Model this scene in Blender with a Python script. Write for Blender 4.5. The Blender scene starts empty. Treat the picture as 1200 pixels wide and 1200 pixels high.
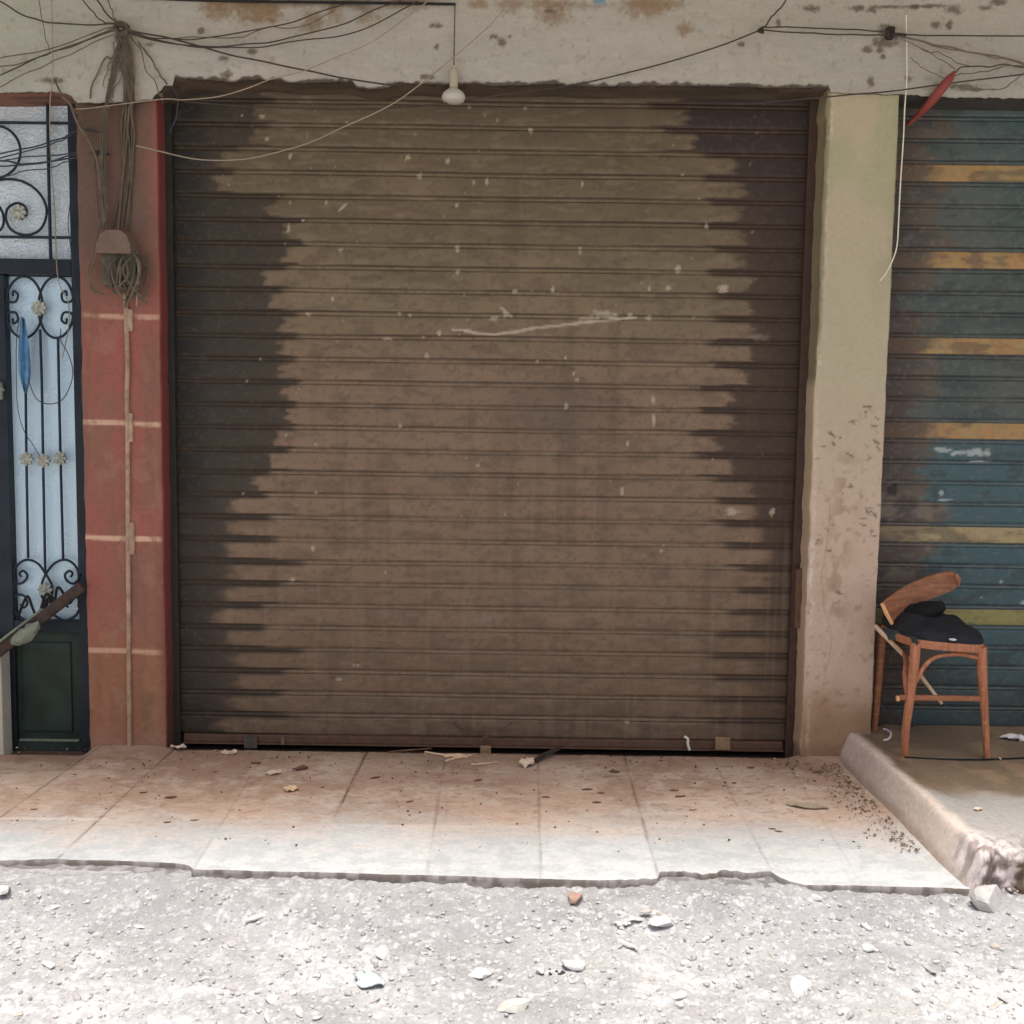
import bpy, bmesh, math, random
import numpy as np
from mathutils import Vector, Matrix

random.seed(7)
rng = np.random.default_rng(7)
SC = bpy.context.scene
COL = SC.collection

# ------------------------------------------------------------------ camera, light, exposure
FPX, PITCH, ROLL = 1130.0, 4.7, 0.8          # focal length in units of a 1200-wide picture
CAM = np.array([0.0, -4.17, 1.42])
RM = Matrix.Rotation(math.radians(90 - PITCH), 3, 'X') @ Matrix.Rotation(math.radians(ROLL), 3, 'Z')
cam_data = bpy.data.cameras.new('camera')
cam_data.sensor_width = 36.0
cam_data.lens = 36.0 * FPX / 1200.0
cam_data.clip_start, cam_data.clip_end = 0.05, 500
cam = bpy.data.objects.new('camera', cam_data)
cam.location = CAM
cam.rotation_euler = RM.to_euler()
COL.objects.link(cam)
SC.camera = cam

SUN_ELEV, SUN_AZ = 78.0, -18.0               # high, from the street side, a little to the left
world = bpy.data.worlds.new('World')
SC.world = world
world.use_nodes = True
wn = world.node_tree.nodes
sky = wn.new('ShaderNodeTexSky')
sky.sky_type = 'NISHITA'
sky.sun_disc = False
sky.sun_elevation = math.radians(SUN_ELEV)
sky.sun_rotation = math.radians(180 + SUN_AZ)
sky.dust_density = 6.0
sky.air_density = 0.7
sky.ozone_density = 0.6
bg = wn['Background']
bg.inputs['Strength'].default_value = 0.12
world.node_tree.links.new(sky.outputs[0], bg.inputs['Color'])

sun_data = bpy.data.lights.new('sun', 'SUN')
sun_data.energy = 2.2
sun_data.angle = math.radians(18)
sun_data.color = (1.0, 0.975, 0.945)
sun = bpy.data.objects.new('sun', sun_data)
e_, a_ = math.radians(SUN_ELEV), math.radians(SUN_AZ)
sdir = Vector((math.cos(e_) * math.sin(a_), -math.cos(e_) * math.cos(a_), math.sin(e_)))
sun.rotation_euler = sdir.to_track_quat('Z', 'Y').to_euler()
sun.location = (0, -3, 8)
COL.objects.link(sun)

SC.view_settings.view_transform = 'Standard'
SC.view_settings.look = 'None'
SC.view_settings.exposure = 0.66
SC.view_settings.gamma = 1.0
SC.cycles.use_denoising = True
SC.cycles.max_bounces = 8

# ------------------------------------------------------------------ measuring helpers
RN = np.array(RM)

def ray(u, v):
    return RN @ np.array([(u - 600) / FPX, -(v - 600) / FPX, -1.0])

def onY(u, v, Y):
    d = ray(u, v)
    return CAM + d * ((Y - CAM[1]) / d[1])

def onZ(u, v, Z):
    d = ray(u, v)
    return CAM + d * ((Z - CAM[2]) / d[2])

def proj(P):
    q = (np.asarray(P) - CAM) @ RN
    w = np.where(-q[..., 2] < 0.2, 0.2, -q[..., 2])
    return 600 + FPX * q[..., 0] / w, 600 - FPX * q[..., 1] / w

def lin(c):
    c = np.asarray(c, float) / 255.0
    return np.where(c <= 0.04045, c / 12.92, ((c + 0.055) / 1.055) ** 2.4)

def A(r, g, b, k=1.5):
    return np.clip(lin((r, g, b)) * k, 0, 0.9)

def sm(a, b, x):
    t = np.clip((x - a) / (b - a), 0, 1)
    return t * t * (3 - 2 * t)

def mix(c, d, w):
    w = np.asarray(w)[..., None]
    return c * (1 - w) + np.asarray(d) * w

def vn(x, y, seed=0):
    xi, yi = np.floor(x).astype(np.int64), np.floor(y).astype(np.int64)
    fx, fy = x - xi, y - yi
    fx, fy = fx * fx * (3 - 2 * fx), fy * fy * (3 - 2 * fy)
    def h(a, b):
        n = (a * 374761393 + b * 668265263 + seed * 974634777) & 0xffffffff
        n = ((n ^ (n >> 13)) * 1274126177) & 0xffffffff
        return ((n ^ (n >> 16)) & 0xffff) / 65535.0
    return ((h(xi, yi) * (1 - fx) + h(xi + 1, yi) * fx) * (1 - fy)
            + (h(xi, yi + 1) * (1 - fx) + h(xi + 1, yi + 1) * fx) * fy)

def fbm(x, y, seed=0, octv=4, gain=0.5):
    s, a, t = 0, 1.0, 0
    for i in range(octv):
        s = s + a * vn(x * 2.03 ** i + 17.3 * i, y * 2.03 ** i - 9.1 * i, seed + i * 31)
        t += a
        a *= gain
    return s / t

# ------------------------------------------------------------------ materials
def new_mat(name):
    m = bpy.data.materials.new(name)
    m.use_nodes = True
    nt = m.node_tree
    return m, nt, nt.nodes['Principled BSDF']

def add_bump(nt, b, scale, strength, dist=0.004, detail=6.0, kind='noise'):
    tc = nt.nodes.new('ShaderNodeTexCoord')
    if kind == 'noise':
        t = nt.nodes.new('ShaderNodeTexNoise')
        t.inputs['Scale'].default_value = scale
        t.inputs['Detail'].default_value = detail
        t.inputs['Roughness'].default_value = 0.65
        out = t.outputs['Fac']
    else:
        t = nt.nodes.new('ShaderNodeTexVoronoi')
        t.inputs['Scale'].default_value = scale
        out = t.outputs['Distance']
    nt.links.new(tc.outputs['Object'], t.inputs['Vector'])
    bp = nt.nodes.new('ShaderNodeBump')
    bp.inputs['Strength'].default_value = strength
    bp.inputs['Distance'].default_value = dist
    nt.links.new(out, bp.inputs['Height'])
    nt.links.new(bp.outputs['Normal'], b.inputs['Normal'])
    return t

def attr_mat(name, rough=0.85, bump=60, strength=0.4, var=0.16, vscale=45, dist=0.004, spec=0.3):
    """Base colour from the mesh's painted attribute, broken up by fine noise."""
    m, nt, b = new_mat(name)
    at = nt.nodes.new('ShaderNodeAttribute')
    at.attribute_name = 'Col'
    tc = nt.nodes.new('ShaderNodeTexCoord')
    n = nt.nodes.new('ShaderNodeTexNoise')
    n.inputs['Scale'].default_value = vscale
    n.inputs['Detail'].default_value = 8
    n.inputs['Roughness'].default_value = 0.7
    nt.links.new(tc.outputs['Object'], n.inputs['Vector'])
    mr = nt.nodes.new('ShaderNodeMapRange')
    mr.inputs['From Min'].default_value, mr.inputs['From Max'].default_value = 0.3, 0.7
    mr.inputs['To Min'].default_value, mr.inputs['To Max'].default_value = 1 - var, 1 + var
    nt.links.new(n.outputs['Fac'], mr.inputs['Value'])
    mu = nt.nodes.new('ShaderNodeVectorMath')
    mu.operation = 'SCALE'
    nt.links.new(at.outputs['Color'], mu.inputs[0])
    nt.links.new(mr.outputs['Result'], mu.inputs['Scale'])
    nt.links.new(mu.outputs[0], b.inputs['Base Color'])
    b.inputs['Roughness'].default_value = rough
    b.inputs['Specular IOR Level'].default_value = spec
    if strength:
        add_bump(nt, b, bump, strength, dist)
    return m

def flat_mat(name, c, rough=0.7, bump=80, strength=0.25, var=0.2, vscale=30, metal=0.0, c2=None, spec=0.3):
    """One colour broken by noise towards a second one."""
    m, nt, b = new_mat(name)
    tc = nt.nodes.new('ShaderNodeTexCoord')
    n = nt.nodes.new('ShaderNodeTexNoise')
    n.inputs['Scale'].default_value = vscale
    n.inputs['Detail'].default_value = 7
    n.inputs['Roughness'].default_value = 0.65
    nt.links.new(tc.outputs['Object'], n.inputs['Vector'])
    r = nt.nodes.new('ShaderNodeValToRGB')
    c = np.asarray(c, float)
    lo = c * (1 - var) if c2 is None else np.asarray(c2, float)
    hi = np.clip(c * (1 + var), 0, 1)
    r.color_ramp.elements[0].position, r.color_ramp.elements[1].position = 0.33, 0.66
    r.color_ramp.elements[0].color = (*lo, 1)
    r.color_ramp.elements[1].color = (*hi, 1)
    nt.links.new(n.outputs['Fac'], r.inputs['Fac'])
    nt.links.new(r.outputs['Color'], b.inputs['Base Color'])
    b.inputs['Roughness'].default_value = rough
    b.inputs['Metallic'].default_value = metal
    b.inputs['Specular IOR Level'].default_value = spec
    if strength:
        add_bump(nt, b, bump, strength, 0.002)
    return m

def wood_mat(name, light, dark, scale):
    m, nt, b = new_mat(name)
    tc = nt.nodes.new('ShaderNodeTexCoord')
    mp = nt.nodes.new('ShaderNodeMapping')
    mp.inputs['Scale'].default_value = scale
    n = nt.nodes.new('ShaderNodeTexNoise')
    n.inputs['Scale'].default_value = 1.0
    n.inputs['Detail'].default_value = 6
    n.inputs['Roughness'].default_value = 0.7
    r = nt.nodes.new('ShaderNodeValToRGB')
    r.color_ramp.elements[0].position, r.color_ramp.elements[1].position = 0.32, 0.62
    r.color_ramp.elements[0].color, r.color_ramp.elements[1].color = (*dark, 1), (*light, 1)
    w = nt.nodes.new('ShaderNodeTexNoise')
    w.inputs['Scale'].default_value = 45
    w.inputs['Detail'].default_value = 5
    wr = nt.nodes.new('ShaderNodeValToRGB')
    wr.color_ramp.elements[0].position, wr.color_ramp.elements[1].position = 0.58, 0.85
    mx = nt.nodes.new('ShaderNodeMix')
    mx.data_type = 'RGBA'
    mx.inputs[7].default_value = (*A(176, 138, 108), 1)
    nt.links.new(tc.outputs['Object'], mp.inputs['Vector'])
    nt.links.new(mp.outputs[0], n.inputs['Vector'])
    nt.links.new(tc.outputs['Object'], w.inputs['Vector'])
    nt.links.new(n.outputs['Fac'], r.inputs['Fac'])
    nt.links.new(w.outputs['Fac'], wr.inputs['Fac'])
    nt.links.new(wr.outputs['Color'], mx.inputs[0])
    nt.links.new(r.outputs['Color'], mx.inputs[6])
    nt.links.new(mx.outputs[2], b.inputs['Base Color'])
    b.inputs['Roughness'].default_value = 0.5
    return m

M = {}
M['plaster'] = attr_mat('painted_plaster', 0.9, 55, 0.35, 0.07, 60, 0.004)
M['column'] = attr_mat('column_paint', 0.85, 70, 0.3, 0.10, 50, 0.003)
M['shutter'] = attr_mat('shutter_paint', 0.62, 120, 0.16, 0.09, 70, 0.002, 0.35)
M['tile'] = attr_mat('dusty_tile', 0.8, 90, 0.3, 0.12, 60, 0.003)
M['slab'] = attr_mat('cement_screed', 0.92, 70, 0.5, 0.15, 50, 0.005)
M['road'] = attr_mat('dirt_road', 0.97, 160, 0.6, 0.14, 110, 0.006, 0.1)
M['stone'] = attr_mat('gravel_stone', 0.95, 120, 0.4, 0.2, 80, 0.003, 0.15)
M['dark_steel'] = flat_mat('dark_steel', A(48, 42, 36), 0.6, 90, 0.3, 0.3)
M['brown_steel'] = flat_mat('brown_steel', A(88, 66, 52), 0.6, 90, 0.3, 0.2)
M['rail_brown'] = flat_mat('guide_rail_paint', A(66, 50, 42), 0.65, 60, 0.3, 0.2)
M['rail_dark'] = flat_mat('guide_rail_grime', A(44, 42, 36), 0.75, 60, 0.3, 0.2)
M['door_green'] = flat_mat('door_green_paint', A(36, 48, 41), 0.5, 40, 0.3, 0.35, 6)
M['door_navy'] = flat_mat('door_navy_paint', A(30, 36, 42), 0.5, 40, 0.3, 0.3, 8)
M['iron'] = flat_mat('wrought_iron', A(32, 40, 48), 0.5, 60, 0.2, 0.2)
M['rosette'] = flat_mat('rosette_metal', A(146, 146, 134), 0.55, 120, 0.4, 0.3, 60)
M['cable_black'] = flat_mat('black_cable', A(62, 54, 46), 0.7, 60, 0.1, 0.25, 20)
M['cable_grey'] = flat_mat('dusty_cable', A(96, 86, 72), 0.9, 60, 0.2, 0.25, 20)
M['cable_pale'] = flat_mat('pale_cable', A(138, 126, 108), 0.8, 60, 0.1, 0.15, 20)
M['cable_white'] = flat_mat('white_cable', A(205, 200, 180), 0.6, 60, 0.1, 0.08, 20)
M['cable_blue'] = flat_mat('slate_cable', A(52, 55, 62), 0.6, 60, 0.1, 0.2, 20)
M['dust_box'] = flat_mat('dusty_box', A(104, 86, 74), 0.9, 40, 0.3, 0.12, 25)
M['bundle_dust'] = flat_mat('cable_dust', A(92, 78, 66), 0.95, 60, 0.4, 0.2, 25)
M['dust_dark'] = flat_mat('dusty_fuse_block', A(78, 72, 60), 0.9, 60, 0.4, 0.3, 30)
M['conduit'] = flat_mat('conduit_plaster', A(148, 124, 104), 0.95, 60, 0.8, 0.3, 30)
M['red_plastic'] = flat_mat('red_plastic', A(120, 58, 52), 0.55, 40, 0.2, 0.2, 15)
M['porcelain'] = flat_mat('lamp_holder', A(165, 155, 135), 0.5, 60, 0.1, 0.08)
M['wood'] = wood_mat('orange_wood', A(170, 110, 76, 1.45), A(124, 76, 52, 1.45), (70, 70, 5))
M['wood_back'] = wood_mat('brown_wood', A(152, 97, 63, 1.45), A(110, 69, 46, 1.45), (9, 9, 80))
M['wood_cut'] = flat_mat('broken_wood_end', A(205, 150, 105), 0.8, 80, 0.4, 0.2, 30)
M['wood_pale'] = flat_mat('pale_stick_wood', A(190, 165, 135), 0.8, 80, 0.3, 0.15, 30)
M['cushion'] = flat_mat('black_upholstery', A(34, 36, 40, 1.3), 0.75, 40, 0.4, 0.3, 14)
M['dark_lump'] = flat_mat('dark_lump', A(30, 31, 30, 1.2), 0.95, 30, 0.5, 0.3, 14)
M['teal_cloth'] = flat_mat('torn_teal_cover', A(52, 66, 64), 0.9, 40, 0.5, 0.25, 20)
M['white_scrap'] = flat_mat('white_scrap', A(225, 222, 215, 1.2), 0.8, 60, 0.2, 0.06)
M['blue_cloth'] = flat_mat('blue_plastic_rag', A(84, 122, 150), 0.6, 40, 0.4, 0.25, 30)
M['plank'] = flat_mat('rough_brown_plank', A(58, 48, 42), 0.85, 50, 0.6, 0.4, 20)
M['rag'] = flat_mat('grey_rag', A(110, 115, 100), 0.95, 60, 0.5, 0.25, 30)
M['brass'] = flat_mat('worn_padlock_metal', A(135, 112, 84), 0.5, 80, 0.3, 0.2, 40, 0.3)
M['leaf'] = flat_mat('dry_leaf', A(98, 70, 52), 0.9, 80, 0.3, 0.35, 40)
M['paper_dusty'] = flat_mat('dusty_card', A(140, 128, 106), 0.95, 60, 0.4, 0.25, 40)
M['paper'] = flat_mat('dirty_paper', A(190, 172, 150), 0.9, 60, 0.3, 0.15, 40)
M['black_wire'] = flat_mat('black_wire', A(28, 28, 28), 0.6, 60, 0.1, 0.2)
M['dark_room'] = flat_mat('dark_interior', (0.05, 0.045, 0.04), 0.95, 20, 0.0, 0.1)
M['lintel_red'] = flat_mat('red_lintel_paint', A(118, 76, 62), 0.85, 60, 0.3, 0.15, 20)
M['off_white'] = flat_mat('outer_wall_plaster', A(170, 165, 150), 0.9, 30, 0.3, 0.1, 6)

def glass_mat(name, bump, scale, col, metal=0.3):
    m, nt, b = new_mat(name)
    b.inputs['Base Color'].default_value = (*col, 1)
    b.inputs['Metallic'].default_value = metal
    b.inputs['Roughness'].default_value = 0.16
    b.inputs['Specular IOR Level'].default_value = 0.9
    tc = nt.nodes.new('ShaderNodeTexCoord')
    n = nt.nodes.new('ShaderNodeTexNoise')
    n.inputs['Scale'].default_value = scale
    n.inputs['Detail'].default_value = 3
    n.inputs['Distortion'].default_value = 1.2
    bp = nt.nodes.new('ShaderNodeBump')
    bp.inputs['Strength'].default_value = bump
    bp.inputs['Distance'].default_value = 0.013
    nt.links.new(tc.outputs['Object'], n.inputs['Vector'])
    nt.links.new(n.outputs['Fac'], bp.inputs['Height'])
    nt.links.new(bp.outputs[0], b.inputs['Normal'])
    return m
M['glass'] = glass_mat('hammered_glass', 1.0, 75, (0.86, 0.97, 1.0), 0.18)
M['glass_low'] = glass_mat('fine_hammered_glass', 0.45, 90, (0.66, 0.85, 0.93))

def bulb_mat():
    m, nt, b = new_mat('frosted_bulb')
    b.inputs['Base Color'].default_value = (*A(165, 162, 150), 1)
    b.inputs['Roughness'].default_value = 0.25
    b.inputs['Coat Weight'].default_value = 0.6
    return m
M['bulb'] = bulb_mat()

# ------------------------------------------------------------------ object helpers
def tag(o, label=None, cat=None, group=None, kind=None):
    if label: o['label'] = label
    if cat: o['category'] = cat
    if group: o['group'] = group
    if kind: o['kind'] = kind
    return o

def thing(name, loc, label, cat, group=None):
    o = bpy.data.objects.new(name, None)
    o.location = [float(x) for x in loc]
    o.empty_display_size = 0.1
    COL.objects.link(o)
    return tag(o, label, cat, group)

def world_loc(o):
    v = Vector(o.location)
    if o.parent is not None:
        v = v + world_loc(o.parent)
    return v

def link(name, me, mat, parent=None):
    o = bpy.data.objects.new(name, me)
    if mat is not None:
        me.materials.append(mat)
    COL.objects.link(o)
    if parent is not None:
        o.parent = parent
        o.location = -world_loc(parent)
    return o

def grid(name, P, C, mat, parent=None, smooth=False, wrap=False):
    """A regular sheet of quads with a painted colour per vertex; P is rows x columns x 3."""
    nv, nu = P.shape[:2]
    me = bpy.data.meshes.new(name)
    me.vertices.add(nv * nu)
    me.vertices.foreach_set('co', np.ascontiguousarray(P, np.float32).ravel())
    i, j = np.meshgrid(np.arange(nu if wrap else nu - 1), np.arange(nv - 1))
    i2 = (i + 1) % nu
    q = np.stack([j * nu + i, j * nu + i2, (j + 1) * nu + i2, (j + 1) * nu + i], -1).reshape(-1, 4)
    me.loops.add(q.size)
    me.loops.foreach_set('vertex_index', q.ravel().astype(np.int32))
    me.polygons.add(len(q))
    me.polygons.foreach_set('loop_start', np.arange(0, q.size, 4, dtype=np.int32))
    me.update(calc_edges=True)
    if smooth:
        me.polygons.foreach_set('use_smooth', np.ones(len(q), bool))
    if C is not None:
        ca = me.color_attributes.new('Col', 'FLOAT_COLOR', 'POINT')
        rgba = np.ones((nv * nu, 4), np.float32)
        rgba[:, :3] = np.clip(np.asarray(C).reshape(-1, 3), 0.003, 0.92)
        ca.data.foreach_set('color', rgba.ravel())
    return link(name, me, mat, parent)

class MB:
    def __init__(s):
        s.v, s.f = [], []

    def add(s, v, f):
        k = len(s.v)
        s.v += [tuple(float(c) for c in p) for p in v]
        s.f += [tuple(a + k for a in q) for q in f]
        return s

    def box(s, c, size, rot=None, bev=0.0):
        bm = bmesh.new()
        bmesh.ops.create_cube(bm, size=1)
        for v in bm.verts:
            v.co = Vector((v.co.x * size[0], v.co.y * size[1], v.co.z * size[2]))
        if bev:
            bmesh.ops.bevel(bm, geom=list(bm.edges), offset=bev, segments=2, affect='EDGES', profile=0.6)
        mt = Matrix.Translation(Vector([float(x) for x in c])) @ (rot.to_4x4() if rot is not None else Matrix.Identity(4))
        bm.verts.index_update()
        s.add([mt @ v.co for v in bm.verts], [[v.index for v in f.verts] for f in bm.faces])
        bm.free()
        return s

    def span(s, a, b, bev=0.0):
        a, b = np.array(a, float), np.array(b, float)
        return s.box((a + b) / 2, np.abs(b - a), None, bev)

    def tube(s, pts, r, n=7, flat=1.0):
        pts = np.array(pts, float)
        m = len(pts)
        r = np.full(m, r) if np.isscalar(r) else np.interp(np.linspace(0, 1, m), np.linspace(0, 1, len(r)), r)
        tan = np.gradient(pts, axis=0)
        tan /= np.linalg.norm(tan, axis=1)[:, None] + 1e-9
        ref = np.array([0, 1, 0.0]) if abs(tan[0][1]) < 0.8 else np.array([1, 0, 0.0])
        nrm = np.cross(tan[0], ref)
        nrm /= np.linalg.norm(nrm)
        V = []
        for i in range(m):
            nrm = nrm - tan[i] * np.dot(nrm, tan[i])
            nrm /= np.linalg.norm(nrm) + 1e-9
            bi = np.cross(tan[i], nrm)
            for k in range(n):
                a = 2 * math.pi * k / n
                V.append(pts[i] + r[i] * (math.cos(a) * nrm + flat * math.sin(a) * bi))
        Fc = [(i * n + k, i * n + (k + 1) % n, (i + 1) * n + (k + 1) % n, (i + 1) * n + k) for i in range(m - 1) for k in range(n)]
        Fc += [tuple(range(n - 1, -1, -1)), tuple((m - 1) * n + k for k in range(n))]
        return s.add(V, Fc)

    def lathe(s, prof, c, n=20):
        V = [(c[0] + r * math.cos(2 * math.pi * k / n), c[1] + r * math.sin(2 * math.pi * k / n), c[2] + z) for r, z in prof for k in range(n)]
        Fc = [(i * n + k, i * n + (k + 1) % n, (i + 1) * n + (k + 1) % n, (i + 1) * n + k) for i in range(len(prof) - 1) for k in range(n)]
        Fc += [tuple(range(n - 1, -1, -1)), tuple((len(prof) - 1) * n + k for k in range(n))]
        return s.add(V, Fc)

    def build(s, name, mat, parent=None, smooth=False):
        me = bpy.data.meshes.new(name)
        me.from_pydata(s.v, [], s.f)
        me.update()
        bm = bmesh.new(); bm.from_mesh(me)
        bmesh.ops.recalc_face_normals(bm, faces=bm.faces)
        bm.to_mesh(me); bm.free()
        if smooth:
            me.polygons.foreach_set('use_smooth', np.ones(len(me.polygons), bool))
            try:
                me.set_sharp_from_angle(angle=math.radians(50))
            except Exception:
                pass
        return link(name, me, mat, parent)

def curve(pts, n=40):
    """Catmull-Rom through points."""
    p = np.array(pts, float)
    if len(p) == 2:
        return p[0] + (p[1] - p[0]) * np.linspace(0, 1, max(n // 4, 6))[:, None]
    p = np.vstack([2 * p[0] - p[1], p, 2 * p[-1] - p[-2]])
    out = []
    seg = len(p) - 3
    per = max(3, n // seg)
    for i in range(seg):
        a, b, c, d = p[i:i + 4]
        for t in np.linspace(0, 1, per, endpoint=(i == seg - 1)):
            out.append(0.5 * (2 * b + (c - a) * t + (2 * a - 5 * b + 4 * c - d) * t * t + (3 * b - a - 3 * c + d) * t ** 3))
    return np.array(out)

def pxcurve(pts, Y, n=48, wob=0.0):
    """pts: (u, v) or (u, v, Y) measured points -> a smooth 3-D polyline."""
    w = [onY(p[0], p[1], p[2] if len(p) > 2 else Y) for p in pts]
    c = curve(w, n)
    if wob:
        s = np.linspace(0, 1, len(c))
        k = random.random() * 50
        c[:, 0] += wob * (vn(s * 9 + k, s * 0 + 3, 5) - 0.5)
        c[:, 2] += wob * (vn(s * 11 + k, s * 0 + 9, 6) - 0.5)
    return c

# ------------------------------------------------------------------ main planes
Y_FASCIA, Y_RED, Y_CREAM, Y_SHUT, Y_DOOR = -0.03, 0.0, -0.026, 0.12, 0.11
RED_L, RED_R = onY(97, 507, Y_RED)[0], onY(190, 507, Y_RED)[0]
CRM_L, CRM_R = onY(953, 507, Y_CREAM)[0], onY(1036.5, 507, Y_CREAM)[0]
TOP_Z = onY(1200, -6, Y_FASCIA)[2]

# ------------------------------------------------------------------ the road: one sheet out to the horizon
def dense(lo, hi, step, far):
    mid = np.arange(lo, hi + 1e-6, step)
    out = np.array([0.05, 0.15, 0.4, 1, 2.5, 6, 15, 30, 60, far])
    return np.concatenate([lo - out[::-1], mid, hi + out])

xs = dense(-1.75, 1.85, 0.0046, 150.0)
ys = dense(-2.15, -1.12, 0.0046, 150.0)
X, Y = np.meshgrid(xs, ys)
near = (sm(-2.3, -1.9, X) * sm(2.6, 2.2, X) * sm(-2.8, -2.2, Y))
h = (fbm(X * 3, Y * 3, 3, 3) - 0.5) * 0.05 + (fbm(X * 14, Y * 14, 4, 4) - 0.5) * 0.022 + (fbm(X * 60, Y * 60, 5, 3, 0.6) - 0.5) * 0.014
bank = 0.018 * sm(-1.45, -1.24, Y)
Z = -0.058 + near * h + near * bank * 2.05
Z = np.where(Y > -1.16, -0.075, Z)
n1, n2, n3 = fbm(X * 2.2, Y * 3.2, 11), fbm(X * 22, Y * 30, 12, 4, 0.6), fbm(X * 90, Y * 110, 13, 3, 0.6)
c = mix(np.zeros(X.shape + (3,)) + np.array([0.39, 0.38, 0.375]), [0.535, 0.529, 0.526], sm(0.40, 0.62, n1 * 0.6 + n2 * 0.4))
c = mix(c, [0.30, 0.292, 0.29], 0.55 * sm(0.52, 0.66, fbm(X * 6, Y * 9, 20, 4, 0.6)))
c = mix(c, [0.50, 0.485, 0.45], 0.35 * sm(0.55, 0.7, fbm(X * 3, Y * 4, 15)))
c = mix(c, [0.27, 0.262, 0.26], 0.7 * sm(-1.62, -1.27, Y) * sm(0.35, 0.6, n2 * 0.6 + n1 * 0.4))
c = mix(c, [0.28, 0.27, 0.27], 0.35 * sm(0.57, 0.67, n3))
c = mix(c, [0.72, 0.712, 0.708], 0.4 * sm(0.61, 0.68, fbm(X * 60, Y * 75, 19, 3, 0.6)))
c = c * np.array([0.985, 1.0, 1.005])
road = grid('road', np.stack([X, Y, Z], -1), c, M['road'])
tag(road, 'pale grey dirt road strewn with gravel in front of the shops', None, None, 'structure')

def road_z(x, y):
    hh = (fbm(np.array([x * 3.0]), np.array([y * 3.0]), 3, 3)[0] - 0.5) * 0.05 + (fbm(np.array([x * 14.0]), np.array([y * 14.0]), 4, 4)[0] - 0.5) * 0.022
    t = min(max((y + 1.45) / 0.21, 0), 1)
    return -0.058 + hh + 0.018 * 2.05 * t * t * (3 - 2 * t)

# ------------------------------------------------------------------ the tiled pavement in front of the shutter
edge_px = [(-140, 1010), (0, 1008), (60, 1006), (150, 1008), (212, 1011), (222, 1013), (227, 1018), (300, 1020), (400, 1022), (500, 1025), (600, 1028),
           (700, 1031), (770, 1029), (774, 1021), (800, 1020), (822, 1024), (850, 1020), (885, 1023), (903, 1021), (912, 1027), (928, 1033), (945, 1036), (1000, 1037),
           (1060, 1039), (1115, 1041), (1250, 1045)]
ew = np.array([onZ(u, v, 0) for u, v in edge_px])
xs = np.concatenate([[-9, -6, -4, -3], np.arange(-2.35, 1.5, 0.007)])
yf = np.interp(xs, ew[:, 0], ew[:, 1]) + (fbm(xs * 60, xs * 0, 21, 3) - 0.5) * (0.0022 + 0.02 * ((xs > 0.37) & (xs < 0.86)))
tt = np.linspace(0, 1, 190)
YB = 0.0
rows_y = yf[None, :] + tt[:, None] * (YB - yf[None, :])
Xg = np.broadcast_to(xs, rows_y.shape)
Zg = (fbm(Xg * 5, rows_y * 5, 22, 3) - 0.5) * 0.008 + (fbm(Xg * 50, rows_y * 50, 27, 3) - 0.5) * 0.0025
Zg = Zg - 0.034 * sm(-1.80, -1.88, Xg) * sm(-0.40, -0.02, rows_y)
# dirt swept up against the two pillars
Zg = Zg + 0.02 * sm(-0.12, 0.0, rows_y) * np.clip(sm(-1.42, -1.6, Xg) * sm(-1.9, -1.84, Xg) + sm(1.2, 1.33, Xg), 0, 1)
u, v = proj(np.stack([Xg, rows_y, Zg], -1))
n1, n2, n3 = fbm(Xg * 4, rows_y * 6, 23), fbm(Xg * 18, rows_y * 26, 24), fbm(Xg * 70, rows_y * 70, 25, 3)
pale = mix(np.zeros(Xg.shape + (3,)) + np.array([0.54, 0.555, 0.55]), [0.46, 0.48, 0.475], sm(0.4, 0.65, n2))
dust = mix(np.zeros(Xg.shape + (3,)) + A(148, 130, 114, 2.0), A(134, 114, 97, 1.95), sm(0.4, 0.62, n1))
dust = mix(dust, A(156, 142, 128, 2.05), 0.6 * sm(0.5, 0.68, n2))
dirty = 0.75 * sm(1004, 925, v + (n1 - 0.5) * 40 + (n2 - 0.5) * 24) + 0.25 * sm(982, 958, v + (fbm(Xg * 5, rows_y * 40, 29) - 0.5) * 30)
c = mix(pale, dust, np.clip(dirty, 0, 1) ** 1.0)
tid = np.zeros(u.shape)
for (u0, v0), (u1, v1) in (((7, 953), (63, 913)), ((70, 1003), (182, 898)), ((232, 1010), (300, 900)), ((388, 965), (424, 893)), ((500, 1022), (522, 888)), ((634, 1026), (630, 888)), ((772, 1029), (733, 892)), ((905, 1022), (838, 895))):
    tid += u > u0 + (v - v0) * (u1 - u0) / (v1 - v0)
tid = tid + 10 * (v > 964 + (u - 300) * 0.011)
c = c * (0.93 + 0.14 * vn(tid * 3.7, tid * 0, 37))[..., None]
c = mix(c, A(165, 152, 140, 1.9), 0.2 * sm(0.55, 0.7, n3))
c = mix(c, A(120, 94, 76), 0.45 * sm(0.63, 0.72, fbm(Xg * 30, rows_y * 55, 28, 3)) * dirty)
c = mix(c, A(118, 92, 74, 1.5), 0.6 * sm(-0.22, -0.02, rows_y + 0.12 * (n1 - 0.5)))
c = mix(c, A(136, 106, 88, 1.7), 0.4 * dirty ** 2 * sm(0.45, 0.62, fbm(Xg * 3, rows_y * 7, 30)))
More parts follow.
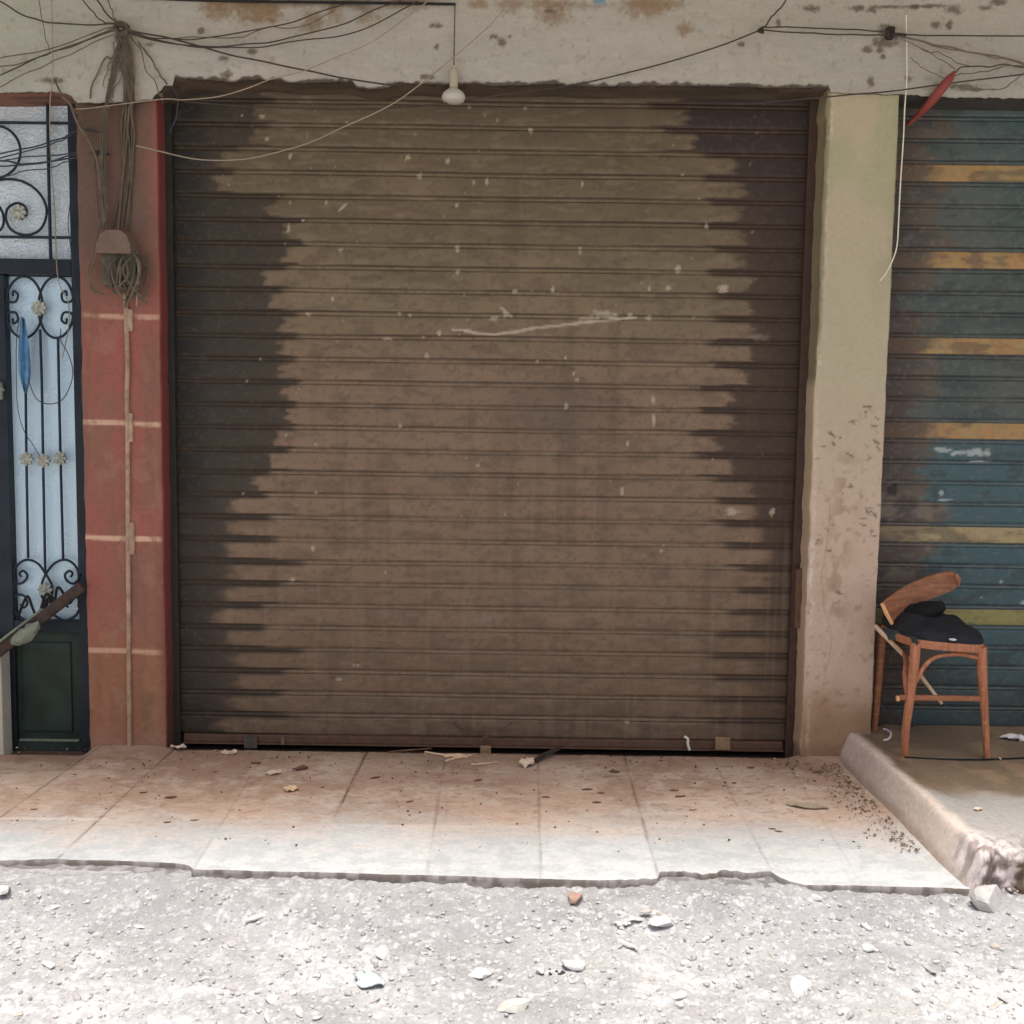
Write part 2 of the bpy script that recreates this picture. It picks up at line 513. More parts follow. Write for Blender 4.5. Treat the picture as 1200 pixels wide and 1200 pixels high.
# tile joints
seams = [((7, 953), (63, 913)), ((70, 1003), (182, 898)), ((232, 1010), (300, 900)), ((388, 965), (424, 893)), ((500, 1022), (522, 888)), ((634, 1026), (630, 888)), ((772, 1029), (733, 892)), ((905, 1022), (838, 895)), ((1010, 1036), (930, 905))]
for k, ((u0, v0), (u1, v1)) in enumerate(seams):
    su = u0 + (v - v0) * (u1 - u0) / (v1 - v0)
    w = (1.0, 1.0, 0.35, 1.2, 0.7, 0.7, 0.9, 0.45, 0.25)[k] * np.exp(-((u - su) / 1.4) ** 2) * (0.35 + 0.65 * sm(0.35, 0.55, fbm(Xg * 8, rows_y * 8, 60 + k)))
    if k in (0, 3):
        w = w * sm(962, 955, v)
    c = mix(c, A(70, 54, 44), 0.75 * w)
    Zg = Zg - 0.003 * w
for v0, uu0, uu1, s in ((962, -100, 130, 0.7), (966, 400, 640, 0.25), (968, 640, 760, 0.2), (901, 380, 960, 0.2)):
    w = np.exp(-((v - v0 - (u - 300) * 0.011) / 1.2) ** 2) * sm(uu0, uu0 + 20, u) * sm(uu1, uu1 - 20, u) * s
    c = mix(c, A(205, 198, 185), 0.45 * w)
P = np.stack([Xg, rows_y, Zg], -1)
lips, cls = [], []
for k in range(9):
    t = 1 - k / 9
    q_ = P[0].copy()
    q_[:, 2] = q_[:, 2] - 0.004 - 0.08 * t
    q_[:, 1] += -0.003 * (t < 0.95) + 0.006 * (fbm(xs * 22, xs * 0 + t * 5, 35, 4, 0.6) - 0.5)
    lips.append(q_)
    cls.append(mix(np.zeros((len(xs), 3)) + A(124, 119, 114), A(92, 85, 79), sm(0.4, 0.62, fbm(xs * 30, xs * 0 + t * 3, 36, 4, 0.6))))
q_ = P[0].copy(); q_[:, 2] -= 0.0012; q_[:, 1] -= 0.0012
lips.append(q_); cls.append(cls[-1])
lips, cl = np.array(lips), np.array(cls)
back = P[-1].copy(); back[:, 2] = np.where(xs < -1.84, -0.05, -0.035); back[:, 1] = 0.05
back2 = back.copy(); back2[:, 1] = 0.30
cb = np.zeros((2, len(xs), 3)) + A(84, 66, 54)
P = np.concatenate([lips, P, back[None], back2[None]])
c = np.concatenate([cl, c, cb])
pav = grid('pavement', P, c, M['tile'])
tag(pav, 'large dusty tiles in front of the brown shutter', None, None, 'structure')

# broken cement bed showing where the tiles end short
bed_px = [(-140, 1022), (0, 1021), (100, 1024), (212, 1027), (235, 1023), (500, 1027), (760, 1036), (790, 1040), (850, 1042), (930, 1045), (960, 1044), (1120, 1046), (1250, 1050)]
bw = np.array([onZ(u_, v_, -0.025) for u_, v_ in bed_px])
xs = np.concatenate([[-9, -6, -4, -3], np.arange(-2.3, 1.6, 0.008)])
yf = np.interp(xs, bw[:, 0], bw[:, 1]) + (fbm(xs * 25, xs * 0, 31, 3) - 0.5) * 0.012
tt = np.linspace(0, 1, 24)
rows_y = yf[None, :] + tt[:, None] * 0.16
Xg = np.broadcast_to(xs, rows_y.shape)
Zg = -0.019 + (fbm(Xg * 30, rows_y * 30, 32, 4) - 0.5) * 0.016 - 0.004 * tt[:, None]
n2 = fbm(Xg * 40, rows_y * 40, 33, 4)
c = mix(np.zeros(Xg.shape + (3,)) + np.array([0.20, 0.19, 0.185]), [0.33, 0.32, 0.31], sm(0.42, 0.6, n2))
c = mix(c, [0.48, 0.47, 0.45], np.where(tt[:, None] < 0.05, 0.7, 0.0) * sm(0.3, 0.5, fbm(Xg * 6, Xg * 0, 34)))
P = np.stack([Xg, rows_y, Zg], -1)
lip = P[0].copy(); lip[:, 2] = -0.09
P = np.concatenate([lip[None], P]); c = np.concatenate([c[:1] * 0.7, c])
bed = grid('kerb', P, c, M['slab'])
tag(bed, 'broken grey cement strip under the pavement edge', None, None, 'structure')

# ------------------------------------------------------------------ the raised cement step on the right
xs = np.concatenate([[1.435, 1.45], np.linspace(1.457, 1.53, 16), np.arange(1.54, 2.35, 0.0085), [2.6, 3, 4, 6, 9]])
zx = np.interp(xs, [1.435, 1.45, 1.457, 1.475, 1.498, 1.508, 1.54, 1.6, 9], [-0.06, -0.02, 0.0, 0.052, 0.112, 0.124, 0.126, 0.12, 0.12])
ys = np.concatenate([np.linspace(-1.205, 0.03, 170), [0.3]])
X, Y = np.meshgrid(xs, ys)
Zg = np.broadcast_to(zx, X.shape).copy()
shift = 0.035 * (fbm(Y * 3, Y * 0 + 2, 41, 3) - 0.5)
X = X + shift * sm(1.7, 1.5, X)
rough_top = (fbm(X * 12, Y * 12, 42, 4) - 0.5) * 0.012 + (fbm(X * 60, Y * 60, 43, 3) - 0.5) * 0.004
Zg += rough_top * sm(0.03, 0.1, Zg)
corner = sm(-1.02, -1.15, Y + 0.10 * (fbm(X * 9, Y * 9, 44) - 0.5)) * sm(1.42, 1.5, X)
Zg -= corner * sm(0.03, 0.1, Zg) * (0.002 + 0.022 * sm(0.35, 0.65, fbm(X * 34, Y * 34, 45, 4, 0.6)))
Y = Y + 0.03 * (fbm(X * 14, X * 0 + 1, 46, 3) - 0.5) * sm(-0.9, -1.2, Y)
u, v = proj(np.stack([X, Y, Zg], -1))
n1, n2 = fbm(X * 6, Y * 6, 47), fbm((X + Zg) * 26, Y * 26, 48)
c = mix(np.zeros(X.shape + (3,)) + A(128, 108, 86), A(108, 94, 76), sm(0.4, 0.6, n1))
c = mix(c, [0.42, 0.42, 0.40], 0.8 * sm(-0.62, -0.82, Y + 0.25 * (n1 - 0.5)))
side = sm(1.565, 1.515, X + 0.012 * (n2 - 0.5) + 0.03 * (fbm(Y * 7, Y * 0, 53) - 0.5))
c = mix(c, [0.72, 0.61, 0.52], side * 0.95)
c = mix(c, A(120, 92, 74), side * 0.55 * sm(0.045, 0.0, Zg + 0.03 * (n2 - 0.5)) )
c = mix(c, A(92, 76, 60), 0.7 * np.exp(-((X - 1.575) / 0.03) ** 2) * sm(-0.75, -0.5, Y) * sm(0.35, 0.55, n2))
c = mix(c, [0.62, 0.56, 0.54], corner * 0.9 * sm(1.68, 1.6, X))
c = mix(c, [0.24, 0.19, 0.165], corner * 0.8 * sm(0.5, 0.6, fbm(X * 40, Y * 40, 49)))
front = sm(1.60, 1.66, X)
P = np.stack([X, Y, Zg], -1)
sk, sc = [], []
for t, dy in [(1 - k / 18, -0.022 * math.sin(math.pi * k / 18) ** 0.5 + 0.02 * (k == 0)) for k in range(18)]:
    r = P[0].copy()
    r[:, 2] = r[:, 2] * (1 - t) + (-0.09) * t + 0.010 * (fbm(xs * 40, xs * 0 + t * 5, 50) - 0.5)
    r[:, 1] += dy + 0.045 * (fbm(xs * 38, xs * 0 + t * 5, 51, 4, 0.62) - 0.5)
    cc = mix(np.zeros((len(xs), 3)) + np.array([0.58, 0.51, 0.49]), A(112, 94, 76), sm(1.58, 1.64, xs))
    cc = mix(cc, A(66, 52, 42), 0.8 * sm(0.45, 0.6, fbm(xs * 40, xs * 0 + t * 6, 52, 4, 0.65)))
    sk.append(r); sc.append(cc)
P = np.concatenate([np.array(sk), P]); c = np.concatenate([np.array(sc), c])
slab = grid('raised_pavement', P, c, M['slab'])
tag(slab, 'raised cement step with plastered edge below the blue shutter', None, None, 'structure')

# ------------------------------------------------------------------ fascia wall over the openings
fb = [(-400, 106), (0, 109), (60, 108), (76, 109), (84, 112), (88, 119), (92, 121), (120, 121), (160, 119), (178, 117), (182, 112), (189, 107), (193, 100), (203, 101),
      (204.5, 92), (230, 94), (262, 95), (268, 98), (285, 93), (330, 95), (345, 98), (405, 95), (412, 95), (417, 102), (430, 105), (455, 103), (466, 98), (474, 97),
      (520, 100), (560, 98), (575, 101), (640, 99), (700, 102), (760, 101), (820, 101), (870, 101), (900, 103), (971, 103), (973, 109), (1000, 110), (1060, 111), (1063, 112), (1120, 115), (1200, 116), (1500, 118)]
fw = np.array([onY(a, b, Y_FASCIA) for a, b in fb])
xs = np.concatenate([[-9, -6, -4, -3], np.arange(-2.5, 2.6, 0.005), [3, 4, 6, 9]])
zb = np.interp(xs, fw[:, 0], fw[:, 2]) + (fbm(xs * 50, xs * 0, 61, 3) - 0.5) * 0.008
tt = np.concatenate([np.linspace(0, 1, 110)])
Zg = zb[None] + tt[:, None] * (TOP_Z + 0.25 - zb[None])
Xg = np.broadcast_to(xs, Zg.shape)
Yg = Y_FASCIA + (fbm(Xg * 3, Zg * 5, 62, 3) - 0.5) * 0.016 + (fbm(Xg * 30, Zg * 40, 63, 3) - 0.5) * 0.003
u, v = proj(np.stack([Xg, Yg, Zg], -1))
n1, n2, n3 = fbm(Xg * 3, Zg * 6, 64), fbm(Xg * 16, Zg * 26, 65), fbm(Xg * 45, Zg * 45, 66, 4)
c = mix(np.zeros(Xg.shape + (3,)) + A(160, 154, 143), A(155, 151, 141), sm(0.35, 0.65, n1))
c = mix(c, A(152, 154, 141), 0.7 * sm(300, 0, u))
c = mix(c, A(151, 147, 135), 0.7 * sm(700, 1000, u))
c = mix(c, A(138, 131, 117), 0.22 * sm(0.5, 0.75, fbm(Xg * 10, Zg * 45, 68)))
def blot(c, uu, vv, ru, rv, col, amt, seed, sharp=0.18):
    d = np.sqrt(((u - uu) / ru) ** 2 + ((v - vv) / rv) ** 2)
    nn = fbm(u / 5.0, v / 5.0, seed, 4, 0.75)
    return mix(c, col, amt * sm(sharp * 2, -sharp * 1.6, d - 0.9 + (nn - 0.5) * 2.0))
for k, (a, b, ra, rb, am) in enumerate(((255, 10, 18, 12, .8), (275, 5, 20, 9, .7), (300, 12, 20, 14, .85), (318, 16, 10, 10, .8), (365, 26, 12, 12, .75), (392, 10, 9, 12, .8), (430, 18, 14, 10, .6), (560, 4, 12, 6, .7),
        (597, 6, 14, 8, .6), (648, 14, 18, 14, .75), (640, 4, 30, 5, .6), (757, 8, 26, 13, .7), (770, 4, 36, 6, .6), (803, 34, 9, 9, .75), (690, 6, 20, 5, .5), (480, 5, 30, 6, .6), (350, 4, 60, 4, .6))):
    c = blot(c, a, b, ra, rb, A(120, 96, 68), am, 70 + k, 0.35)
for k, (a, b, ra, rb) in enumerate(((645, 12, 5, 4), (587, 50, 5, 5), (580, 43, 5, 3), (512, 55, 4, 4), (511, 30, 8, 3), (597, 43, 3, 3), (265, 87, 9, 3), (262, 68, 6, 3), (295, 60, 5, 5), (236, 36, 4, 3), (176, 52, 5, 2.5),
        (60, 95, 13, 3.5), (268, 87, 4, 6), (500, 90, 9, 3), (462, 98, 8, 3), (950, 10, 9, 4), (1005, 9, 10, 4), (1022, 11, 5, 4), (1072, 8, 5, 3), (1118, 12, 10, 5), (1112, 29, 4, 5), (1040, 38, 12, 8), (1017, 58, 6, 4), (1032, 59, 5, 5),
        (1038, 50, 18, 5), (1020, 96, 4, 7), (1065, 92, 4, 3), (1170, 3, 8, 4), (1155, 9, 9, 3), (868, 52, 4, 2.5), (1096, 29, 6, 4), (1035, 67, 4, 3), (1130, 101, 22, 2.5), (1140, 105, 18, 2), (912, 28, 3, 6), (1045, 8, 40, 2), (1090, 7, 20, 2))):
    c = blot(c, a, b, ra, rb, A(86, 76, 62), 0.85, 100 + k, 0.25)
c = blot(c, 703, 2, 8, 4, A(70, 120, 140), 0.7, 150)
c = mix(c, A(92, 76, 58), 0.8 * sm(14, 0, v + 22 * (fbm(u / 30, v / 10, 151, 4) - 0.4)) * sm(240, 300, u) * sm(560, 470, u))
c = mix(c, A(120, 110, 92), 0.35 * sm(0.68, 0.75, n3))
c = mix(c, A(176, 170, 158), 0.2 * sm(0.63, 0.74, fbm(Xg * 20, Zg * 90, 67, 3)))
# dusty streak under the cable hub
c = mix(c, A(112, 100, 82), 0.65 * np.exp(-((u - 150 - (v - 40) * 0.06) / 14) ** 2) * sm(30, 50, v))
# ragged brown paint creeping over the lower edge above the shutter
over = (u > 204) & (u < 972)
rag = 2.0 + 7.0 * (fbm(u / 12, u * 0, 152, 3) - 0.3)
vb = proj(np.stack([Xg[:1], Yg[:1], Zg[:1]], -1))[1]
c = mix(c, A(66, 56, 46), np.where(over, sm(rag + 1, rag - 1, vb - v), 0) * 0.9)
P = np.stack([Xg, Yg, Zg], -1)
zs = np.convolve(np.pad(P[0][:, 2], 12, mode='edge'), np.ones(25) / 25, 'valid')
soff = []
for k in range(14):
    t = k / 13
    q_ = P[0].copy()
    q_[:, 1] = 0.22 * (1 - t) + Y_FASCIA * t
    q_[:, 2] = zs * (1 - min(1, 1.6 * (1 - t)) ** 0 * t ** 6) + P[0][:, 2] * t ** 6 + 0.006 * (fbm(xs * 30, xs * 0 + t * 6, 69, 3) - 0.5) * (1 - t)
    soff.append(q_)
soff = np.array(soff[:-1])
top = P[-1].copy(); top[:, 1] = 0.22
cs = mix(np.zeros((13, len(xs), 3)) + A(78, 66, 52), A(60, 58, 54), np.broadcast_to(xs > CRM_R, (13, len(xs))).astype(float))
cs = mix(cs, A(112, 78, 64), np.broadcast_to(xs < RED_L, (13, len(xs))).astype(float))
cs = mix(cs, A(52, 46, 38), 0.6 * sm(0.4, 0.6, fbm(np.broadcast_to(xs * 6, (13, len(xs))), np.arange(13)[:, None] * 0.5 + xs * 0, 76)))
edge = P[0].copy()
P = np.concatenate([soff, edge[None], P, top[None]])
c = np.concatenate([cs, cs[-1:], c, c[-1:]])
fas = grid('fascia_wall', P, c, M['plaster'])
tag(fas, 'cream plaster wall beam over the shop openings, stained and crossed by cables', 'wall')

# ------------------------------------------------------------------ the two pillars
def pillar(name, xl, xr, yfront, ztop, paint, mat, wob=0.004, ret=0.30):
    fx = np.arange(xl + 0.004, xr - 0.003, 0.0058)
    nr = 10
    px = np.concatenate([np.full(nr, xl), [xl + 0.0012], fx, [xr - 0.0012], np.full(nr, xr)])
    py = np.concatenate([np.linspace(ret, yfront + 0.004, nr), [yfront + 0.001], np.full(len(fx), yfront), [yfront + 0.001], np.linspace(yfront + 0.004, ret, nr)])
    zz = np.arange(-0.12, ztop, 0.0075)
    X, Z = np.meshgrid(px, zz)
    Yy = np.broadcast_to(py, X.shape).copy()
    iss = np.concatenate([-np.ones(nr), [-1], np.zeros(len(fx)), [1], np.ones(nr)])
    S = np.broadcast_to(iss, X.shape)
    Yy = Yy + np.where(S == 0, (fbm(X * 4, Z * 4, 81, 3) - 0.5) * wob * 3 + (fbm(X * 40, Z * 40, 82, 3) - 0.5) * wob * 0.5, 0)
    chip = (fbm(Z * 14, Z * 0 + 3, 83, 4, 0.6) - 0.5) * 0.012
    X = X + np.where(S < 0, chip, 0) + np.where(S > 0, (fbm(Z * 14, Z * 0 + 8, 84, 4, 0.6) - 0.5) * 0.008, 0)
    Pp = np.stack([X, Yy, Z], -1)
    u, v = proj(Pp)
    o = grid(name, Pp, paint(Pp, S, u, v), mat)
    return o

def paint_red(Pp, S, u, v):
    X, Z = Pp[..., 0], Pp[..., 2]
    n1, n2, n3 = fbm(X * 5, Z * 4, 85), fbm(X * 22, Z * 18, 86), fbm(X * 70, Z * 60, 87, 3)
    c = mix(np.zeros(X.shape + (3,)) + A(134, 82, 70), A(124, 86, 70), sm(0.38, 0.62, n1))
    c = mix(c, A(142, 80, 72), 0.5 * sm(0.5, 0.7, fbm(X * 6, Z * 3, 88)))
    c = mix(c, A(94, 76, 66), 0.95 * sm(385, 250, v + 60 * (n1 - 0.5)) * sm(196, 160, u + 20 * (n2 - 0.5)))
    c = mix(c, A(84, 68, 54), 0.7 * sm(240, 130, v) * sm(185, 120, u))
    c = mix(c, A(128, 90, 66), 0.8 * sm(700, 800, v + 90 * (n1 - 0.5)))
    c = mix(c, A(104, 84, 62), 0.6 * sm(0.45, 0.6, n2) * sm(730, 830, v) * sm(150, 175, u))
    c = mix(c, A(150, 100, 78), 0.7 * sm(0.6, 0.7, n3) * sm(840, 880, v))
    for vv, amt in ((371, 0.6), (496, 0.75), (631, 0.85), (763, 0.6)):
        w = sm(3.4, 2.2, np.abs(v - vv - (u - 145) * 0.035)) * sm(95, 98, u) * sm(193, 190, u) * sm(0.25, 0.45, fbm(X * 25, Z * 25, 89 + vv))
        c = mix(c, A(192, 160, 132), amt * w * (S == 0))
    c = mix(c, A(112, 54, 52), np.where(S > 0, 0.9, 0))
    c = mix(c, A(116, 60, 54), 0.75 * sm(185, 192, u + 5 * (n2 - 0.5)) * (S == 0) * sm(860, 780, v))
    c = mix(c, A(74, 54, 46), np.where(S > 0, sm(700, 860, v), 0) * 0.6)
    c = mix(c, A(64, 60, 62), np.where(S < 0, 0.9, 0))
    c = mix(c, A(90, 68, 56), 0.25 * sm(0.68, 0.76, n3))
    # rubbed and flaked paint, dust at the foot
    fl_ = sm(0.60, 0.66, fbm(X * 12 + 3, Z * 9, 193, 4, 0.65))
    c = mix(c, A(150, 116, 98), 0.2 * fl_ * (S == 0) * sm(330, 420, v))
    c = mix(c, A(104, 78, 64), 0.35 * sm(0.55, 0.7, fbm(X * 26, Z * 3, 194, 3)) * (S == 0))
    c = mix(c, A(140, 108, 86), 0.6 * sm(0.14, 0.0, Z + 0.10 * (n2 - 0.5)) * (S == 0))
    return c
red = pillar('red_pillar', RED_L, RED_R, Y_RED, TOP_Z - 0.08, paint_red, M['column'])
tag(red, 'red painted pillar with cream lines between the door and brown shutter', 'pillar')

def paint_cream(Pp, S, u, v):
    X, Z = Pp[..., 0], Pp[..., 2]
    n1, n2, n3 = fbm(X * 5, Z * 4, 185), fbm(X * 22, Z * 18, 186), fbm(X * 70, Z * 60, 187, 3)
    c = mix(np.zeros(X.shape + (3,)) + A(162, 150, 124), A(152, 146, 116), sm(0.4, 0.6, n1) * sm(500, 200, v))
    c = mix(c, A(176, 152, 132), 0.85 * sm(420, 640, v + 60 * (n1 - 0.5)))
    c = mix(c, A(128, 100, 70), 0.8 * sm(790, 850, v + 70 * (n1 - 0.5)))
    st = np.exp(-((u - 985 - 6 * np.sin(v / 40)) / 16) ** 2) * sm(480, 580, v) * sm(800, 700, v)
    c = mix(c, A(132, 102, 78), 0.55 * st * sm(0.42, 0.6, n2))
    # black scuffs near the right edge
    r_ = random.Random(4)
    for k in range(46):
        a = 1030 - abs(r_.gauss(0, 17)) if k % 4 else r_.uniform(955, 1000)
        b = r_.uniform(465, 635) if k % 4 else r_.uniform(500, 720)
        ll, an = r_.uniform(2, 6), math.radians(r_.uniform(-10, 55))
        dx, dy = u - a, v - b
        al, ac = dx * math.cos(an) + dy * math.sin(an), -dx * math.sin(an) + dy * math.cos(an)
        d = np.sqrt((al / ll) ** 2 + ((ac + 0.05 * al * al / ll) / r_.uniform(0.7, 1.5)) ** 2) + 1.0 * (n3 - 0.5)
        c = mix(c, A(78, 64, 54), r_.uniform(.4, .9) * sm(1.3, 0.6, d))
    sc2 = sm(0.68, 0.76, fbm(X * 40, Z * 40, 189, 3)) * sm(500, 600, v)
    c = mix(c, A(122, 98, 80), 0.4 * sc2)
    # left arris: unpainted cement above, flaking white below
    edge = np.clip(u - np.interp(v, [100, 600, 900], [972, 951, 944]), -40, 60)
    c = mix(c, A(118, 108, 82), np.where(S < 0, 0.85, 0) * sm(460, 440, v))
    c = mix(c, A(172, 148, 122), np.where(S < 0, 0.8, 0) * sm(440, 470, v))
    wl = np.exp(-((edge - 2 - 5 * (fbm(Z * 20, Z * 0, 190) - 0.5)) / 2.2) ** 2) * sm(0.42, 0.62, fbm(Z * 45, X * 60, 191, 4)) * (0.35 + 0.65 * sm(0.4, 0.6, fbm(Z * 5, X * 3, 192)))
    c = mix(c, A(206, 190, 168), 0.6 * wl)
    c = mix(c, A(98, 90, 62), 0.7 * sm(6, 1, np.abs(edge + 1)) * sm(430, 380, v) * (S <= 0))
    c = mix(c, A(96, 80, 64), np.where(S > 0, 0.5, 0))
    c = mix(c, A(118, 88, 66), 0.7 * sm(0.10, 0.0, Z + 0.10 * (n2 - 0.5)))
    crack = np.abs(u - 968 - 5 * np.sin(v / 23) - 9 * (fbm(Z * 9, Z * 0, 195, 3) - 0.5))
    c = mix(c, A(120, 98, 78), 0.35 * sm(1.3, 0.3, crack) * sm(560, 600, v) * sm(820, 780, v))
    return c
cream = pillar('cream_pillar', CRM_L, CRM_R, Y_CREAM, TOP_Z - 0.1, paint_cream, M['plaster'], 0.003)
tag(cream, 'cream plaster pillar between the brown and blue shutters, scuffed halfway up', 'pillar')

# ------------------------------------------------------------------ roller shutters
PITCH_S = 0.1002
PROF = [(0.0, 4.2), (0.025, 4.2), (0.055, 0.3), (0.10, -0.6), (0.17, -1.0), (0.25, -1.3), (0.33, -1.5), (0.41, -1.6), (0.49, -1.6), (0.57, -1.5), (0.65, -1.2), (0.73, -0.8), (0.79, -0.3), (0.805, 3.6), (0.83, 3.6), (0.85, 0.4), (0.90, 0.0), (0.955, 0.4), (0.97, 4.2)]

def curtain(name, x0, x1, z0, nslat, paint, parent, step=0.0054, pitch=PITCH_S):
    xs = np.arange(x0, x1, step)
    ts = np.array([p[0] for p in PROF]); dy = np.array([p[1] for p in PROF]) * 0.001
    k = np.repeat(np.arange(nslat), len(PROF)); t = np.tile(ts, nslat); d = np.tile(dy, nslat)
    z = z0 + (k + t) * pitch
    X, Z = np.meshgrid(xs, z)
    K = np.broadcast_to(k[:, None], X.shape); T = np.broadcast_to(t[:, None], X.shape)
    Yy = Y_SHUT + np.broadcast_to(d[:, None], X.shape) + 0.004 * (fbm(X * 2, K * 7.3, 201, 2) - 0.5) + 0.010 * (fbm(X * 1.5, Z * 1.5, 202, 2) - 0.5) + 0.004 * (fbm(X * 7, Z * 7, 204, 2) - 0.5)
    Z = Z + 0.004 * (fbm(X * 1.2, K * 0.7, 203, 2) - 0.5)
    Pp = np.stack([X, Yy, Z], -1)
    u, v = proj(Pp)
    return grid(name, Pp, paint(X, Z, K, T, u, v), M['shutter'], parent)

Z_LINE = onY(300, 835, Y_SHUT)[2]          # a measured joint near the foot of the curtain
Z0 = Z_LINE - PITCH_S
SH_L, SH_R = onY(203, 507, Y_SHUT)[0], onY(944, 507, Y_SHUT)[0]
NS = 31

Ls = np.array([[105, 300], [131, 290], [158, 299], [185, 262], [211, 246], [238, 308], [264, 331], [290, 331], [316, 320], [342, 308], [368, 330], [394, 332], [420, 328], [446, 330], [471, 330], [497, 333], [523, 324], [548, 312], [573, 296], [598, 268], [623, 270], [648, 262], [673, 268], [698, 262], [723, 256], [748, 266], [773, 276], [798, 282], [823, 268], [850, 262]])
Rs = np.array([[105, 800], [131, 803], [158, 802], [185, 852], [211, 872], [238, 868], [264, 872], [290, 872], [316, 868], [342, 880], [368, 882], [394, 884], [420, 880], [446, 877], [471, 858], [497, 858], [523, 838], [548, 858], [573, 880], [598, 884], [623, 890], [648, 900], [673, 896], [698, 905], [723, 886], [748, 896], [773, 880], [798, 886], [823, 874], [850, 872]])
SPOTS = [(340, 182, 2, 5), (313, 163, 3, 3), (283, 136, 2, 2), (307, 136, 4, 3), (478, 185, 3, 5), (492, 206, 4, 4), (525, 189, 3, 4), (555, 214, 2, 3), (571, 213, 2, 7), (535, 240, 2, 4), (622, 153, 3, 4), (616, 127, 2, 2), (550, 126, 2, 2), (382, 238, 2, 3), (338, 267, 2, 6),
         (400, 293, 3, 3), (355, 258, 2, 2), (536, 292, 3, 4), (536, 319, 3, 4), (680, 293, 2, 5), (682, 216, 2, 3), (795, 316, 4, 7), (783, 338, 4, 4), (761, 338, 2, 4), (848, 338, 8, 7), (828, 266, 2, 5), (648, 339, 2, 5), (604, 342, 5, 3), (468, 368, 4, 2), (480, 369, 2, 2), (515, 391, 3, 6), (496, 395, 2, 2),
         (455, 397, 6, 2), (500, 417, 2, 5), (390, 350, 2, 4), (361, 368, 4, 3), (340, 238, 2, 2), (738, 370, 4, 5), (760, 373, 5, 4), (580, 373, 7, 3), (592, 369, 3, 6), (705, 368, 22, 6), (690, 374, 18, 4), (718, 372, 12, 5), (630, 423, 2, 2), (663, 420, 2, 2), (672, 438, 2, 2), (676, 445, 3, 2), (765, 470, 3, 6), (766, 492, 2, 8),
         (735, 520, 2, 3), (729, 576, 2, 7), (664, 476, 3, 5), (452, 671, 2, 2), (565, 727, 14, 9), (397, 796, 8, 2), (416, 780, 6, 2), (775, 645, 3, 2), (736, 846, 4, 2), (370, 520, 2, 2), (469, 500, 2, 3), (342, 679, 5, 3), (367, 643, 2, 5), (370, 577, 2, 2), (335, 510, 2, 2), (892, 395, 14, 6), (858, 600, 10, 6), (813, 372, 2, 2), (560, 545, 2, 2), (800, 205, 2, 2), (905, 600, 4, 5)]
STROKES = [[(545, 388), (560, 391), (580, 392), (605, 389), (622, 385), (640, 383), (668, 380), (695, 377), (725, 374), (745, 372)], [(587, 360), (599, 371)], [(530, 386), (552, 388)], [(405, 240), (398, 246)]]

